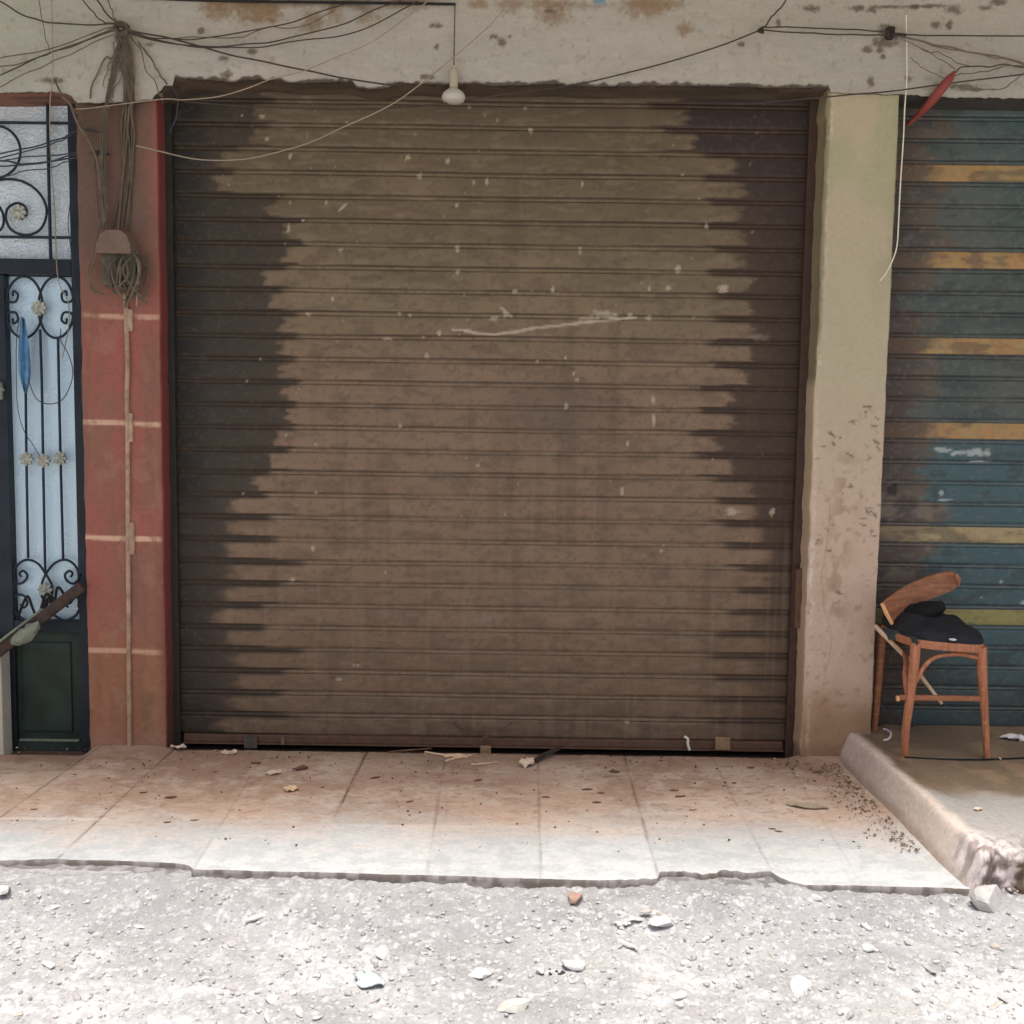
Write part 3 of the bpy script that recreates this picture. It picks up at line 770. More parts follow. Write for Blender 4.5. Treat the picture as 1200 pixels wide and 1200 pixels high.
def paint_brown(X, Z, K, T, u, v):
    kc = Z0 + (np.arange(NS) + 0.42) * PITCH_S
    vl = proj(np.stack([np.full(NS, SH_L + 0.4), np.full(NS, Y_SHUT), kc], -1))[1]
    vr = proj(np.stack([np.full(NS, SH_R - 0.3), np.full(NS, Y_SHUT), kc], -1))[1]
    L = np.interp(vl, Ls[:, 0], Ls[:, 1])[K]
    R = np.interp(vr, Rs[:, 0], Rs[:, 1])[K]
    n1, n2, n3 = fbm(X * 2, Z * 2, 211), fbm(X * 9, Z * 22 + K * 5.1, 212), fbm(X * 50, Z * 70, 213, 3)
    base = mix(np.zeros(X.shape + (3,)) + A(108, 92, 69), A(101, 88, 65), sm(0.4, 0.6, n1))
    base = mix(base, A(114, 93, 73), sm(330, 470, v + 60 * (n1 - 0.5)))
    base = mix(base, A(93, 76, 58), 0.7 * sm(560, 860, v + 80 * (n1 - 0.5)))
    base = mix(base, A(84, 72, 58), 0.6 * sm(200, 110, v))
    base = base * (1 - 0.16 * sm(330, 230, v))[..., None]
    base = base * (0.94 + 0.12 * ((K * 37 % 11) / 11.0))[..., None]
    base = mix(base, A(84, 70, 56), 0.45 * sm(0.52, 0.66, n2))
    base = mix(base, A(118, 102, 84), 0.35 * sm(0.55, 0.7, fbm(X * 12, Z * 60 + K * 3, 214)))
    tm = np.clip((T - 0.42) / 0.42, -1.3, 1.4)
    gr = np.where((T > 0.77) | (T < 0.07), 1.0, 0.0)
    low = sm(560, 620, v)
    lb = L + 22 * (fbm(X * 20, Z * 55, 225, 3) - 0.5) + 12 * (vn(K * 6.1, K * 0, 226) - 0.5) + (2 + 8 * low) * tm ** 2 + 14 * (fbm(T * 3 + K * 9.7, u * 0 + 1, 215) - 0.5) + gr * (14 + 34 * low + 26 * (vn(K * 3.3, u * 0, 216) - 0.5))
    rb = R + 22 * (fbm(X * 20, Z * 55, 227, 3) - 0.5) - 3 * tm ** 2 + 16 * (fbm(T * 3 + K * 7.7, u * 0 + 5, 217) - 0.5) - gr * (26 + 16 * (vn(K * 2.3, u * 0, 218)))
    soft = 5 + 7 * low
    dl = sm(soft, -soft, u - lb + 3 * (n3 - 0.5))
    dr = sm(soft + 1, -soft - 1, rb - u + 3 * (n3 - 0.5))
    darkl = mix(np.zeros(X.shape + (3,)) + A(59, 51, 40), A(52, 46, 37), sm(0, 60, lb - u))
    darkl = mix(darkl, A(36, 34, 29), sm(252 + 34 * low, 224 + 12 * low, u))
    darkr = mix(np.zeros(X.shape + (3,)) + A(66, 52, 39), A(58, 45, 36), sm(0, 40, u - rb))
    darkr = mix(darkr, A(50, 40, 36), sm(330, 150, v))
    c = mix(base, darkl, dl * (1 - 0.12 * low))
    c = mix(c, darkr, dr * (1 - 0.5 * sm(600, 760, v)))
    # grime along the joints
    g = np.where((T < 0.04) | (T > 0.96) | ((T > 0.8) & (T < 0.84)), 1.0, 0)
    c = mix(c, A(52, 40, 31), g * (0.18 + 0.5 * sm(0.35, 0.65, fbm(X * 3, K * 9.9 + T, 219))) * (1 - 0.3 * low))
    # dark paint left in the joints at both ends
    band = np.where((T > 0.70) | (T < 0.06), 1.0, 0.0) * sm(0.66, 0.78, np.where(T < 0.06, 0.9, T))
    e_l = L + 20 + 48 * low * (0.5 + vn(K * 3.3, K * 0, 216)) + 10 * (fbm(T * 8 + K * 4.4, u / 40, 220) - 0.5)
    e_r = R - 22 - 36 * vn(K * 2.3, K * 0, 218) + 10 * (fbm(T * 8 + K * 4.4, u / 40, 221) - 0.5)
    c = mix(c, A(52, 42, 31), band * sm(6, -10, u - e_l) * 0.8)
    c = mix(c, A(58, 44, 33), band * sm(6, -10, e_r - u) * 0.75)
    # faint vertical runs and handling grime
    runs = sm(0.56, 0.74, fbm(X * 16, Z * 0.9, 222, 3)) * sm(0.35, 0.65, fbm(X * 3, Z * 3, 223))
    c = mix(c, A(76, 62, 48), 0.30 * runs * (1 - dl) * (1 - dr))
    c = mix(c, A(120, 104, 82), 0.22 * sm(0.58, 0.74, fbm(X * 30 + 4, Z * 1.6, 224, 3)) * sm(400, 700, v) * (1 - dl))
    c = mix(c, A(84, 70, 58), 0.5 * sm(1.0, 0.3, np.hypot((u - 650) / 90, (v - 480) / 60) + 0.7 * (n2 - 0.5)))
    c = mix(c, A(128, 108, 86), 0.35 * np.where((T > 0.85) & (T < 0.955), 1, 0) * sm(500, 800, v) * (1 - dl) * (1 - dr))
    c = mix(c, A(74, 62, 50), 0.35 * sm(0.62, 0.7, n3))
    for k, (a, b, ra, rb_) in enumerate(SPOTS):
        d = np.sqrt(((u - a) / (ra * 0.8 + 0.6)) ** 2 + ((v - b) / (rb_ * 0.8 + 0.6)) ** 2)
        if ra > 3.5:
            d = d + 1.5 * (fbm(u / 4.0, v / 3.0, 230 + k, 3, 0.6) - 0.42)
        else:
            d = d + 1.2 * (fbm(u / 2.5, v / 2.5, 230 + k, 2) - 0.45)
        c = mix(c, A(172, 158, 136) if ra < 12 or b < 380 and a > 600 and a < 800 else A(112, 102, 90), (0.58 if ra < 12 else 0.5) * sm(1.15, 0.5, d))
    for k in range(90):
        a, b = random.uniform(250, 900), 130 + 520 * random.random() ** 1.4
        d = np.hypot(u - a, (v - b) / random.uniform(0.7, 1.6)) / random.uniform(0.8, 1.5)
        c = mix(c, A(150, 136, 112), random.uniform(0.2, 0.7) * sm(1.4, 0.5, d))
    for k, pts in enumerate(STROKES):
        d = np.full(u.shape, 99.0)
        for (a, b), (a2, b2) in zip(pts[:-1], pts[1:]):
            dx, dy = a2 - a, b2 - b
            t = np.clip(((u - a) * dx + (v - b) * dy) / (dx * dx + dy * dy), 0, 1)
            d = np.minimum(d, np.hypot(u - a - t * dx, v - b - t * dy))
        w = 1.3 if k else 1.6
        c = mix(c, A(176, 162, 140), 0.85 * sm(w + 0.8, w - 0.8, d + 1.2 * (fbm(u / 9, v / 4, 300 + k) - 0.35)) * (0.75 if k < 4 else 0.3))
    return c

sh = thing('roller_shutter', ((SH_L + SH_R) / 2, Y_SHUT, Z0), 'brown ribbed roller shutter, repainted in the middle and dark at both sides', 'shutter')
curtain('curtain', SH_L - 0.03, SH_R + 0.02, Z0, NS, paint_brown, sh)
rl = MB().span((SH_L - 0.045, Y_SHUT - 0.035, -0.06), (SH_L + 0.022, Y_SHUT - 0.012, TOP_Z - 0.2), 0.003).build('guide_rail', M['rail_dark'], sh)
xr0 = onY(921, 800, Y_SHUT - 0.03)[0]
rr = MB().span((SH_R - 0.045, Y_SHUT - 0.035, -0.06), (SH_R + 0.03, Y_SHUT - 0.012, TOP_Z - 0.2), 0.003).build('guide_rail', M['rail_brown'], sh)
bb = MB()
zb0 = Z0 + 0.0
bb.span((SH_L + 0.03, Y_SHUT - 0.012, zb0 - 0.034), (SH_R - 0.05, Y_SHUT + 0.012, zb0 - 0.001), 0.004)
bb.span((SH_L + 0.03, Y_SHUT - 0.030, zb0 - 0.039), (SH_R - 0.05, Y_SHUT + 0.020, zb0 - 0.0345), 0.001)
bb.build('bottom_bar', M['brown_steel'], sh)
def tabs(u0, v0, u1, v1, name, mat, yy=Y_SHUT - 0.04):
    a, b = onY(u0, v1, yy), onY(u1, v0, yy)
    return MB().span((a[0], yy, a[2]), (b[0], yy + 0.006, b[2]), 0.0015).build(name, mat, sh)
tabs(838, 864, 856, 879, 'lock_tab', M['brass'])
tabs(286, 862, 301, 877, 'lock_tab', M['dust_dark'])
tabs(329, 864, 333, 873, 'lock_pin', M['cable_grey'])
pin = MB().tube(pxcurve([(802, 863), (806, 866), (806, 872), (808, 879)], Y_SHUT - 0.045, 10), 0.006).build('lock_pin', M['cable_white'], sh)
lp = onY(929, 735, Y_SHUT - 0.05); lq = onY(938, 666, Y_SHUT - 0.05)
MB().span((lp[0], Y_SHUT - 0.075, lp[2]), (lq[0] + 0.006, Y_SHUT - 0.036, lq[2]), 0.003).build('lock_box', M['brown_steel'], sh)
hd = MB()
hd.tube(pxcurve([(532, 846), (538, 851), (545, 854)], Y_SHUT - 0.02, 8), 0.006)
hd.tube(pxcurve([(545, 854), (560, 857), (585, 855), (600, 847)], Y_SHUT - 0.02, 14), 0.003)
hd.build('handle', M['brown_steel'], sh, True)
hb = onY(905, 600, Y_SHUT - 0.01)

# padlock hanging from the foot of the shutter
pc = onY(569, 876, Y_SHUT - 0.045)
pd = thing('padlock', pc, 'small worn padlock at the foot of the brown shutter', 'padlock')
MB().box(pc + np.array([0, 0, -0.012]), (0.05, 0.022, 0.042), None, 0.005).build('lock_body', M['brass'], pd)
MB().tube(curve([pc + np.array(q) for q in ((-0.016, 0, 0.0), (-0.017, 0, 0.03), (-0.009, 0, 0.046), (0.009, 0, 0.046), (0.017, 0, 0.03), (0.016, 0, 0.0))], 24), 0.0045, 8).build('shackle', M['brown_steel'], pd, True)

def paint_blue(X, Z, K, T, u, v):
    kc = Z0b + (np.arange(NSB) + 0.42) * PITCH_B
    vc = proj(np.stack([np.full(NSB, onY(1130, 507, Y_SHUT)[0]), np.full(NSB, Y_SHUT), kc], -1))[1]
    n1, n2, n3 = fbm(X * 4, Z * 3, 311), fbm(X * 9, Z * 22 + K * 5.1, 312), fbm(X * 50, Z * 70, 313, 3)
    base = mix(np.zeros(X.shape + (3,)) + A(66, 74, 68), A(76, 78, 72), sm(0.4, 0.6, n1))
    base = mix(base, A(60, 80, 80), 0.6 * sm(300, 120, v) * sm(1080, 1160, u))
    base = mix(base, A(62, 82, 84), sm(470, 545, v + 20 * (n1 - 0.5)))
    base = mix(base, A(60, 70, 66), 0.8 * sm(750, 830, v))
    stripe = np.zeros(NSB)
    for q in (207, 309, 407, 505, 629, 727):
        stripe[np.argmin(np.abs(vc - q))] = 1
    S = stripe[K] * np.where((T > 0.05) & (T < 0.8), 1, 0) + np.roll(stripe, 0)[K] * np.where(T > 0.85, 0.0, 0)
    vs = v
    ocol = mix(np.zeros(X.shape + (3,)) + A(152, 116, 72), A(148, 121, 78), sm(0.4, 0.6, fbm(X * 12, Z * 10, 314)))
    ocol = mix(ocol, A(150, 132, 96), sm(560, 640, v))
    ocol = mix(ocol, A(132, 126, 76), sm(680, 720, v))
    ocol = mix(ocol, A(116, 92, 62), 0.4 * sm(0.56, 0.66, fbm(X * 14, Z * 70, 315)))
    c = mix(base, ocol, np.clip(S, 0, 1) * 0.97)
    # bare brown metal towards the pillar
    eb = 1075 + 42 * (vn(K * 5.7, K * 0, 316) - 0.4) + 34 * (fbm(T * 3 + K * 9.7, u * 0 + 1, 317) - 0.5) + 26 * sm(420, 120, v)
    bare = sm(12, -12, u - eb + 44 * (n2 - 0.5) + 14 * (n3 - 0.5))
    brown = mix(np.zeros(X.shape + (3,)) + A(70, 56, 48), A(84, 72, 60), sm(1050, 1090, u))
    brown = mix(brown, A(116, 104, 84), 0.6 * sm(0.5, 0.6, fbm(X * 8, Z * 10, 318)) * sm(560, 600, v) * sm(720, 660, v))
    c = mix(c, brown, bare * 0.9 * (1 - 0.45 * np.clip(S, 0, 1) * sm(560, 600, v)))
    g = np.where((T < 0.04) | (T > 0.96) | ((T > 0.8) & (T < 0.84)), 1.0, 0)
    c = mix(c, A(44, 38, 34), g * (0.2 + 0.5 * sm(0.35, 0.65, fbm(X * 3, K * 9.9 + T, 319))))
    c = mix(c, A(120, 112, 98), 0.4 * np.where((T > 0.85) & (T < 0.955), 1, 0) * sm(440, 620, v))
    c = mix(c, A(52, 56, 54), 0.5 * sm(0.55, 0.68, n2))
    c = mix(c, A(96, 98, 90), 0.3 * sm(0.62, 0.7, n3))
    # white brush marks
    for k, (a, b, ra, rb_) in enumerate(((1104, 527, 11, 4), (1145, 530, 17, 5), (1122, 531, 9, 3), (1145, 541, 12, 1.2), (1200, 706, 4, 3), (1173, 682, 2, 2), (1150, 700, 2, 2), (1103, 578, 3, 4), (1107, 586, 8, 1.5))):
        d = np.sqrt(((u - a) / ra) ** 2 + ((v - b) / rb_) ** 2) + 1.3 * (fbm(u / 6, v / 3, 330 + k, 3, 0.6) - 0.4)
        c = mix(c, A(150, 156, 150), 0.85 * sm(1.2, 0.7, d))
    d = np.hypot(u - 1046, v - 574) / 7 + 1.0 * (fbm(u / 4, v / 4, 340) - 0.5)
    c = mix(c, A(36, 30, 26), 0.85 * sm(1.2, 0.7, d))
    return c

PITCH_B = (onY(1150, 207, Y_SHUT)[2] - onY(1150, 727, Y_SHUT)[2]) / 21.0
_zc = onY(1150, 505, Y_SHUT)[2]                         # middle of a measured slat
Z0b = _zc - (math.floor((_zc - onY(1150, 872, Y_SHUT)[2]) / PITCH_B - 0.42) + 0.42) * PITCH_B
NSB = int((TOP_Z - 0.05 - Z0b) / PITCH_B)
BL_L, BL_R = CRM_R - 0.02, CRM_R + 2.6
sb = thing('roller_shutter', ((BL_L + BL_R) / 2, Y_SHUT, Z0b), 'faded blue roller shutter with ochre stripes behind the broken chair', 'shutter')
curtain('curtain', BL_L, BL_R, Z0b, NSB, paint_blue, sb, 0.0068, PITCH_B)
MB().span((BL_L + 0.02, Y_SHUT - 0.016, Z0b - 0.055), (BL_R, Y_SHUT + 0.012, Z0b - 0.001), 0.004).build('bottom_bar', M['dark_steel'], sb)
MB().span((CRM_R - 0.02, Y_SHUT - 0.040, 0.08), (CRM_R + 0.014, Y_SHUT - 0.014, TOP_Z - 0.2), 0.003).build('guide_rail', M['rail_brown'], sb)
MB().span((BL_R - 0.03, Y_SHUT - 0.040, 0.08), (BL_R + 0.03, Y_SHUT - 0.014, TOP_Z - 0.2), 0.003).build('guide_rail', M['rail_brown'], sb)

# ------------------------------------------------------------------ the entrance door on the left
YG, YI = Y_DOOR + 0.03, Y_DOOR          # glass plane, ironwork plane
dz0 = onY(50, 891, Y_DOOR)[2]
door = thing('entrance_door', (onY(40, 891, Y_DOOR)[0], Y_DOOR, dz0), 'dark green iron door with hammered glass and scroll grilles left of the red pillar', 'door')
gl, gr_ = onY(-420, 507, Y_DOOR)[0], onY(100, 507, Y_DOOR)[0]
fr = MB()
zt0, zt1 = onY(40, 322, Y_DOOR)[2], onY(40, 304, Y_DOOR)[2]
ztop = onY(40, 110, Y_DOOR)[2]
xr = onY(90, 507, Y_DOOR)[0]           # right jamb inner edge
fr.span((xr, Y_DOOR - 0.02, dz0), (xr + 0.06, Y_DOOR + 0.06, ztop + 0.15), 0.003)
fr.span((gl, Y_DOOR - 0.02, zt0), (xr - 0.001, Y_DOOR + 0.06, zt1), 0.004)
fr.build('door_frame', M['door_navy'], door)
st = MB()
xs0, xs1 = onY(-22, 507, Y_DOOR)[0], onY(11, 507, Y_DOOR)[0]
zgb = onY(50, 727, Y_DOOR)[2]
st.span((xs0, Y_DOOR - 0.012, dz0 + 0.01), (xs1, Y_DOOR + 0.05, zt0 - 0.003), 0.003)
st.span((xs1 + 0.001, Y_DOOR - 0.010, zgb - 0.05), (xr - 0.003, Y_DOOR + 0.05, zgb), 0.003)
st.build('door_stile', M['door_navy'], door)
lp_ = MB()
zk = onY(50, 868, Y_DOOR)[2]
lp_.span((xs1 + 0.001, Y_DOOR + 0.006, dz0 + 0.012), (xr - 0.003, Y_DOOR + 0.035, zgb - 0.051), 0.002)
lp_.span((xs1 + 0.03, Y_DOOR - 0.004, zk + 0.045), (xr - 0.05, Y_DOOR + 0.006, zgb - 0.10), 0.004)
lp_.span((xs1 + 0.001, Y_DOOR - 0.008, dz0 + 0.012), (xr - 0.003, Y_DOOR + 0.005, zk), 0.003)
lp_.build('lower_panel', M['door_green'], door)
MB().span((xs1 + 0.01, Y_DOOR - 0.012, zk + 0.001), (xr - 0.02, Y_DOOR + 0.005, zk + 0.008), 0.001).build('kick_rail', M['rag'], door)
MB().span((gl, YG, zt1 + 0.001), (xr - 0.001, YG + 0.006, ztop + 0.1)).build('window_pane', M['glass'], door)
MB().span((xs1 + 0.001, YG, zgb + 0.001), (xr - 0.003, YG + 0.006, zt0 - 0.004)).build('window_pane', M['glass_low'], door)
MB().span((gl, YG, dz0), (xs0 - 0.02, YG + 0.006, zt0 - 0.004)).build('window_pane', M['glass'], door)

def spiral(cu, cv, r0, r1, a0, turns, ru=1.0, n=22):
    out = []
    for i in range(n):
        t = i / (n - 1)
        a = math.radians(a0 + 360 * turns * t)
        r = r0 + (r1 - r0) * t
        out.append((cu + ru * r * math.cos(a), cv + r * math.sin(a)))
    return out

tg = MB()      # transom grille
IR = 0.0058
for pts in ([(55.5, 108), (57, 200), (59.5, 306)],):
    tg.tube(pxcurve(pts, YI, 8), 0.0075, 6)
for vv in (144, 278):
    tg.tube(pxcurve([(-200, vv - 3), (40, vv), (90, vv + 0.5)], YI, 12), 0.0065, 6)
tg.tube(pxcurve(spiral(-7, 178, 31, 31, -100, 0.62), YI + 0.004), IR, 6)
tg.tube(pxcurve([(-6, 212), (8, 210), (25, 212), (42, 222), (53, 238), (54, 255), (47, 269), (35, 275), (22, 274), (12, 268), (7, 257), (8, 246), (14, 240), (22, 238), (30, 243), (31, 252), (25, 257)], YI, 60), IR, 6)
tg.tube(pxcurve([(-8, 238), (0, 243), (4, 254), (3, 266), (-6, 275)], YI, 20), IR, 6)
tg.build('grille', M['iron'], door, True)

dg = MB()      # leaf grille
for pts in ([(29, 392), (30, 450), (31, 540), (33, 654)], [(47, 386), (49, 450), (50.5, 540), (53, 672)], [(68, 395), (69, 450), (71, 540), (74, 655)]):
    dg.tube(pxcurve(pts, YI, 14), 0.0062, 6)
def cscroll(cu, cv, ru, rv, sgn):
    arc = [(cu + sgn * ru * math.cos(math.radians(a)), cv + rv * math.sin(math.radians(a))) for a in np.linspace(-150, 150, 30)]
    dg.tube(pxcurve(arc, YI, 60), IR, 6)
    for s2 in (-1, 1):
        e0 = (cu - sgn * ru * 0.87, cv + s2 * rv * 0.5)
        sp = [e0, (e0[0] - sgn * 1.0, e0[1] - s2 * 8), (e0[0] + sgn * 3, e0[1] - s2 * 14 + s2 * 2), (e0[0] + sgn * 10, e0[1] - s2 * 11), (e0[0] + sgn * 12, e0[1] - s2 * 3), (e0[0] + sgn * 7, e0[1] + s2 * 1), (e0[0] + sgn * 6, e0[1] - s2 * 5)]
        dg.tube(pxcurve(sp, YI, 30), IR * 0.95, 6)
cscroll(28, 360, 22, 36, 1)
cscroll(66, 360, 21, 36, -1)
low = [[(16, 680), (17, 668), (24, 659), (34, 656), (45, 661), (53, 672), (60, 684), (61, 696), (55, 708), (46, 718)],
       [(92, 679), (91, 668), (84, 659), (74, 656), (63, 661), (54, 672), (49, 684), (48, 696), (54, 708), (62, 718)],
       [(16, 680), (22, 684), (29, 681), (32, 674), (27, 669), (23, 672), (25, 676)], [(92, 679), (86, 684), (79, 681), (76, 674), (81, 669), (85, 672), (83, 676)],
       [(17, 712), (16, 702), (22, 697), (29, 699), (32, 707), (28, 712), (24, 708)], [(92, 712), (92, 702), (87, 697), (80, 699), (77, 707), (80, 712)],
       [(16, 712), (22, 722), (34, 727), (46, 720)], [(94, 712), (88, 722), (75, 727), (62, 720)]]
for pts in low:
    dg.tube(pxcurve(pts, YI, 36), IR, 6)
dg.build('grille', M['iron'], door, True)

def rosette(u0, v0, r):
    c0 = onY(u0, v0, YI - 0.012)
    n = 48
    V = [tuple(c0 + np.array([0, -0.014, 0]))]
    for ring, dy in ((0.38, -0.002), (1.0, -0.008), (1.0, 0.008)):
        for k in range(n):
            a = 2 * math.pi * k / n
            rr = r * ring * ((0.62 + 0.4 * abs(math.cos(4 * a)) ** 0.7) if ring == 1.0 else 1)
            V.append((c0[0] + rr * math.cos(a), c0[1] + dy, c0[2] + rr * math.sin(a)))
    Fc = [(0, 1 + k, 1 + (k + 1) % n) for k in range(n)]
    for q in range(2):
        Fc += [(1 + q * n + k, 1 + q * n + (k + 1) % n, 1 + (q + 1) * n + (k + 1) % n, 1 + (q + 1) * n + k) for k in range(n)]
    Fc.append(tuple(1 + 2 * n + k for k in range(n)))
    mb = MB().add(V, Fc)
    return mb.build('rosette', M['rosette'], door)
for u0, v0, r in ((22, 249, .033), (46, 361, .033), (31, 538, .03), (50.5, 540, .03), (70, 537, .03), (53, 691, .032)):
    rosette(u0, v0, r)
hm = MB()
hm.span(onY(-6, 468, Y_DOOR - 0.03), onY(4, 448, Y_DOOR - 0.012), 0.003)
hm.tube([onY(0, 452, Y_DOOR - 0.03), onY(0, 452, Y_DOOR - 0.07), onY(4, 458, Y_DOOR - 0.075)], 0.007)
hm.build('handle', M['rag'], door)
# red lintel over the door
lz0, lz1 = onY(40, 114, 0.06)[2], onY(40, 106, 0.06)[2]
lt = MB().span((gl, 0.05, lz0), (RED_L - 0.035, 0.10, lz1 + 0.2), 0.008)
tag(lt.build('door_lintel', M['lintel_red']), 'narrow red painted lintel above the door glass', 'lintel')
# pale jamb at the far left edge
p0 = onY(-30, 900, 0.02); p1 = onY(3, 752, 0.02)
tag(MB().span((p0[0], 0.0, -0.08), (p1[0], 0.08, p1[2]), 0.006).build('stone_post', M['off_white']), 'pale low post at the left foot of the door', 'post')

# ------------------------------------------------------------------ leaning plank, rag, wires and blue strip at the door
plank = MB()
a, b = onY(-14, 772, -0.06), onY(99, 686, -0.02)
dv = (b - a); ln = np.linalg.norm(dv)
ang = math.atan2(dv[2], dv[0])
rot = Matrix.Rotation(-ang, 3, 'Y')
plank.box((a + b) / 2, (ln, 0.03, 0.048), rot, 0.008)
pk = thing('wooden_plank', a, 'dark rough plank leaning across the lower part of the door', 'plank')
plank.build('board', M['plank'], pk)
upv = np.array([-math.sin(ang), 0, math.cos(ang)])
e0, e1 = a + upv * 0.027 + dv * 0.1, a + upv * 0.027 + dv * 0.62
MB().tube([e0 + np.array([0, -0.012, 0]), e1 + np.array([0, -0.012, 0])], 0.006, 6).build('pale_edge', M['rag'], pk)
rg = onY(30, 744, -0.085)
V, Fc = [], []
for j in range(9):
    for k in range(14):
        al = 2 * math.pi * k / 14
        th = math.pi * j / 8
        rr = 1 + 0.5 * (vn(np.array(k * 1.3 + 4.0), np.array(j * 1.1), 77) - 0.5)
        q = np.array([0.075 * math.sin(th) * math.cos(al) * rr, 0.022 * math.sin(th) * math.sin(al), 0.03 * math.cos(th) * rr])
        V.append(rg + np.array([q[0] * math.cos(ang) - q[2] * math.sin(ang), q[1], q[0] * math.sin(ang) + q[2] * math.cos(ang)]))
Fc = [(j * 14 + k, j * 14 + (k + 1) % 14, (j + 1) * 14 + (k + 1) % 14, (j + 1) * 14 + k) for j in range(8) for k in range(14)]
tag(MB().add(V, Fc).build('rag', M['rag'], None, True), 'grey rag caught on the leaning plank', 'rag')
bw_ = MB()
bw_.tube(pxcurve([(20, 726), (28, 705), (33, 699), (38, 712), (44, 726)], 0.05, 24), 0.006)
bw_.build('bent_wire', M['black_wire'], None, True)
tag(bpy.data.objects['bent_wire'], 'short bent black wire standing behind the left end of the plank', 'wire', 'bent wires behind the plank')
w2 = MB().tube(pxcurve([(44, 728), (52, 700), (57, 697), (60, 712), (52, 724), (47, 716), (60, 698), (64, 715)], 0.05, 40), 0.006).build('bent_wire', M['black_wire'], None, True)
tag(w2, 'tangled black wire at the middle of the leaning plank', 'wire', 'bent wires behind the plank')
w3 = MB().tube(pxcurve([(64, 712), (66, 692), (70, 689), (78, 702), (82, 707), (88, 694), (94, 672)], 0.05, 30), 0.006).build('bent_wire', M['black_wire'], None, True)
tag(w3, 'zigzag black wire rising from the plank to the red pillar', 'wire', 'bent wires behind the plank')

cz = []
for j in range(20):
    t = j / 19
    vv = 372 + 88 * t
    wdt = (2 + 5 * math.sin(min(t * 1.6, 1) * math.pi / 2)) * (1 - 0.75 * max(0, t - 0.75) / 0.25)
    row = []
    for k in range(7):
        s = k / 6 - 0.5
        p = onY(26.5 + 3 * t + 2 * s * wdt, vv + 3 * s, YI - 0.035 + 0.012 * math.sin(9 * s + 3 * t))
        row.append(p)
    cz.append(row)
cz = np.array(cz)
bk = cz[:, ::-1].copy(); bk[:, :, 1] += 0.004
full = np.concatenate([cz, bk], 1)
n_ = full.shape[1]
fcs = [(j * n_ + k, j * n_ + (k + 1) % n_, (j + 1) * n_ + (k + 1) % n_, (j + 1) * n_ + k) for j in range(19) for k in range(n_)]
tag(MB().add(full.reshape(-1, 3), fcs).build('plastic_strip', M['blue_cloth'], None, True), 'blue plastic strip hanging from the door grille', 'strip')

# ------------------------------------------------------------------ meter box with its tangle, conduit
bc = onY(138, 283, -0.05)
jb = thing('junction_box', bc, 'dusty hooded junction box with dangling wires on the red pillar', 'electrical box')
hood = MB()
prof = [(-0.074, -0.045), (-0.070, -0.005), (-0.052, 0.032), (-0.02, 0.05), (0.03, 0.049), (0.056, 0.03), (0.070, -0.004), (0.073, -0.045)]
Vh = [(bc[0] + x_, y_, bc[2] + z_ + (0.02 if False else 0)) for y_ in (-0.10, 0.0) for x_, z_ in prof]
Vh = [(x_, y_, z_ - (0.012 if y_ < -0.05 else 0)) for x_, y_, z_ in Vh]
m_ = len(prof)
hood.add(Vh, [(k, (k + 1) % m_, m_ + (k + 1) % m_, m_ + k) for k in range(m_)] + [tuple(range(m_ - 1, -1, -1)), tuple(range(m_, 2 * m_))])
hood.build('hood', M['dust_box'], jb)
MB().box(bc + np.array([0.0, 0.015, -0.115]), (0.14, 0.06, 0.14), None, 0.014).build('fuse_block', M['dust_dark'], jb)
for k in range(9):
    x0 = bc[0] + random.uniform(-0.08, 0.09)
    pts = [(x0, -0.05, bc[2] - 0.04), (x0 + random.uniform(-0.06, 0.05), -0.07 - random.random() * 0.03, bc[2] - random.uniform(0.10, 0.16)), (x0 + random.uniform(-0.05, 0.05), -0.06, bc[2] - random.uniform(0.19, 0.28)),
           (x0 + random.uniform(-0.04, 0.08), -0.05, bc[2] - random.uniform(0.12, 0.2)), (x0 + random.uniform(-0.05, 0.07), -0.03, bc[2] - 0.05)]
    MB().tube(curve(pts, 30), random.uniform(0.003, 0.0055), 6).build('wire', M['cable_grey'] if k % 3 else M['dust_dark'], jb, True)
MB().tube(pxcurve([(112, 300), (106, 320), (108, 340), (122, 345)], -0.05, 20), 0.004, 6).build('wire', M['cable_grey'], jb, True)
MB().tube(pxcurve([(155, 292), (162, 312), (161, 338), (160, 358)], -0.05, 20), 0.004, 6).build('wire', M['cable_pale'], jb, True)
MB().tube(pxcurve([(166, 300), (174, 320), (171, 344), (163, 350)], -0.05, 20), 0.0045, 6).build('wire', M['dust_dark'], jb, True)

cd = MB()
cd.tube(pxcurve([(147, 344), (149, 430), (149.5, 500), (150, 640), (150.5, 760), (151.5, 880)], -0.008, 40, 0.006), 0.0105, 8)
con = cd.build('conduit', M['conduit'], None, True)
tag(con, 'pale plastered wiring conduit running down the middle of the red pillar', 'conduit')
for (a0, b0, a1, b1) in ((147, 484, 155, 518), (149, 612, 157, 650), (147, 362, 155, 388)):
    p, q = onY(a0, b1, -0.012), onY(a1, b0, -0.012)
    MB().span((p[0], -0.014, p[2]), (q[0], 0.004, q[2]), 0.005).build('plaster_patch', M['conduit'], con)

# ------------------------------------------------------------------ cables
def cable(pts, label, mat='cable_black', r=0.0035, Y=-0.07, wob=0.008, name='cable', n=56, group='overhead cables'):
    o = MB().tube(pxcurve(pts, Y, n, wob), r * 0.82, 6).build(name, M[mat], None, True)
    return tag(o, label, 'cable', group)

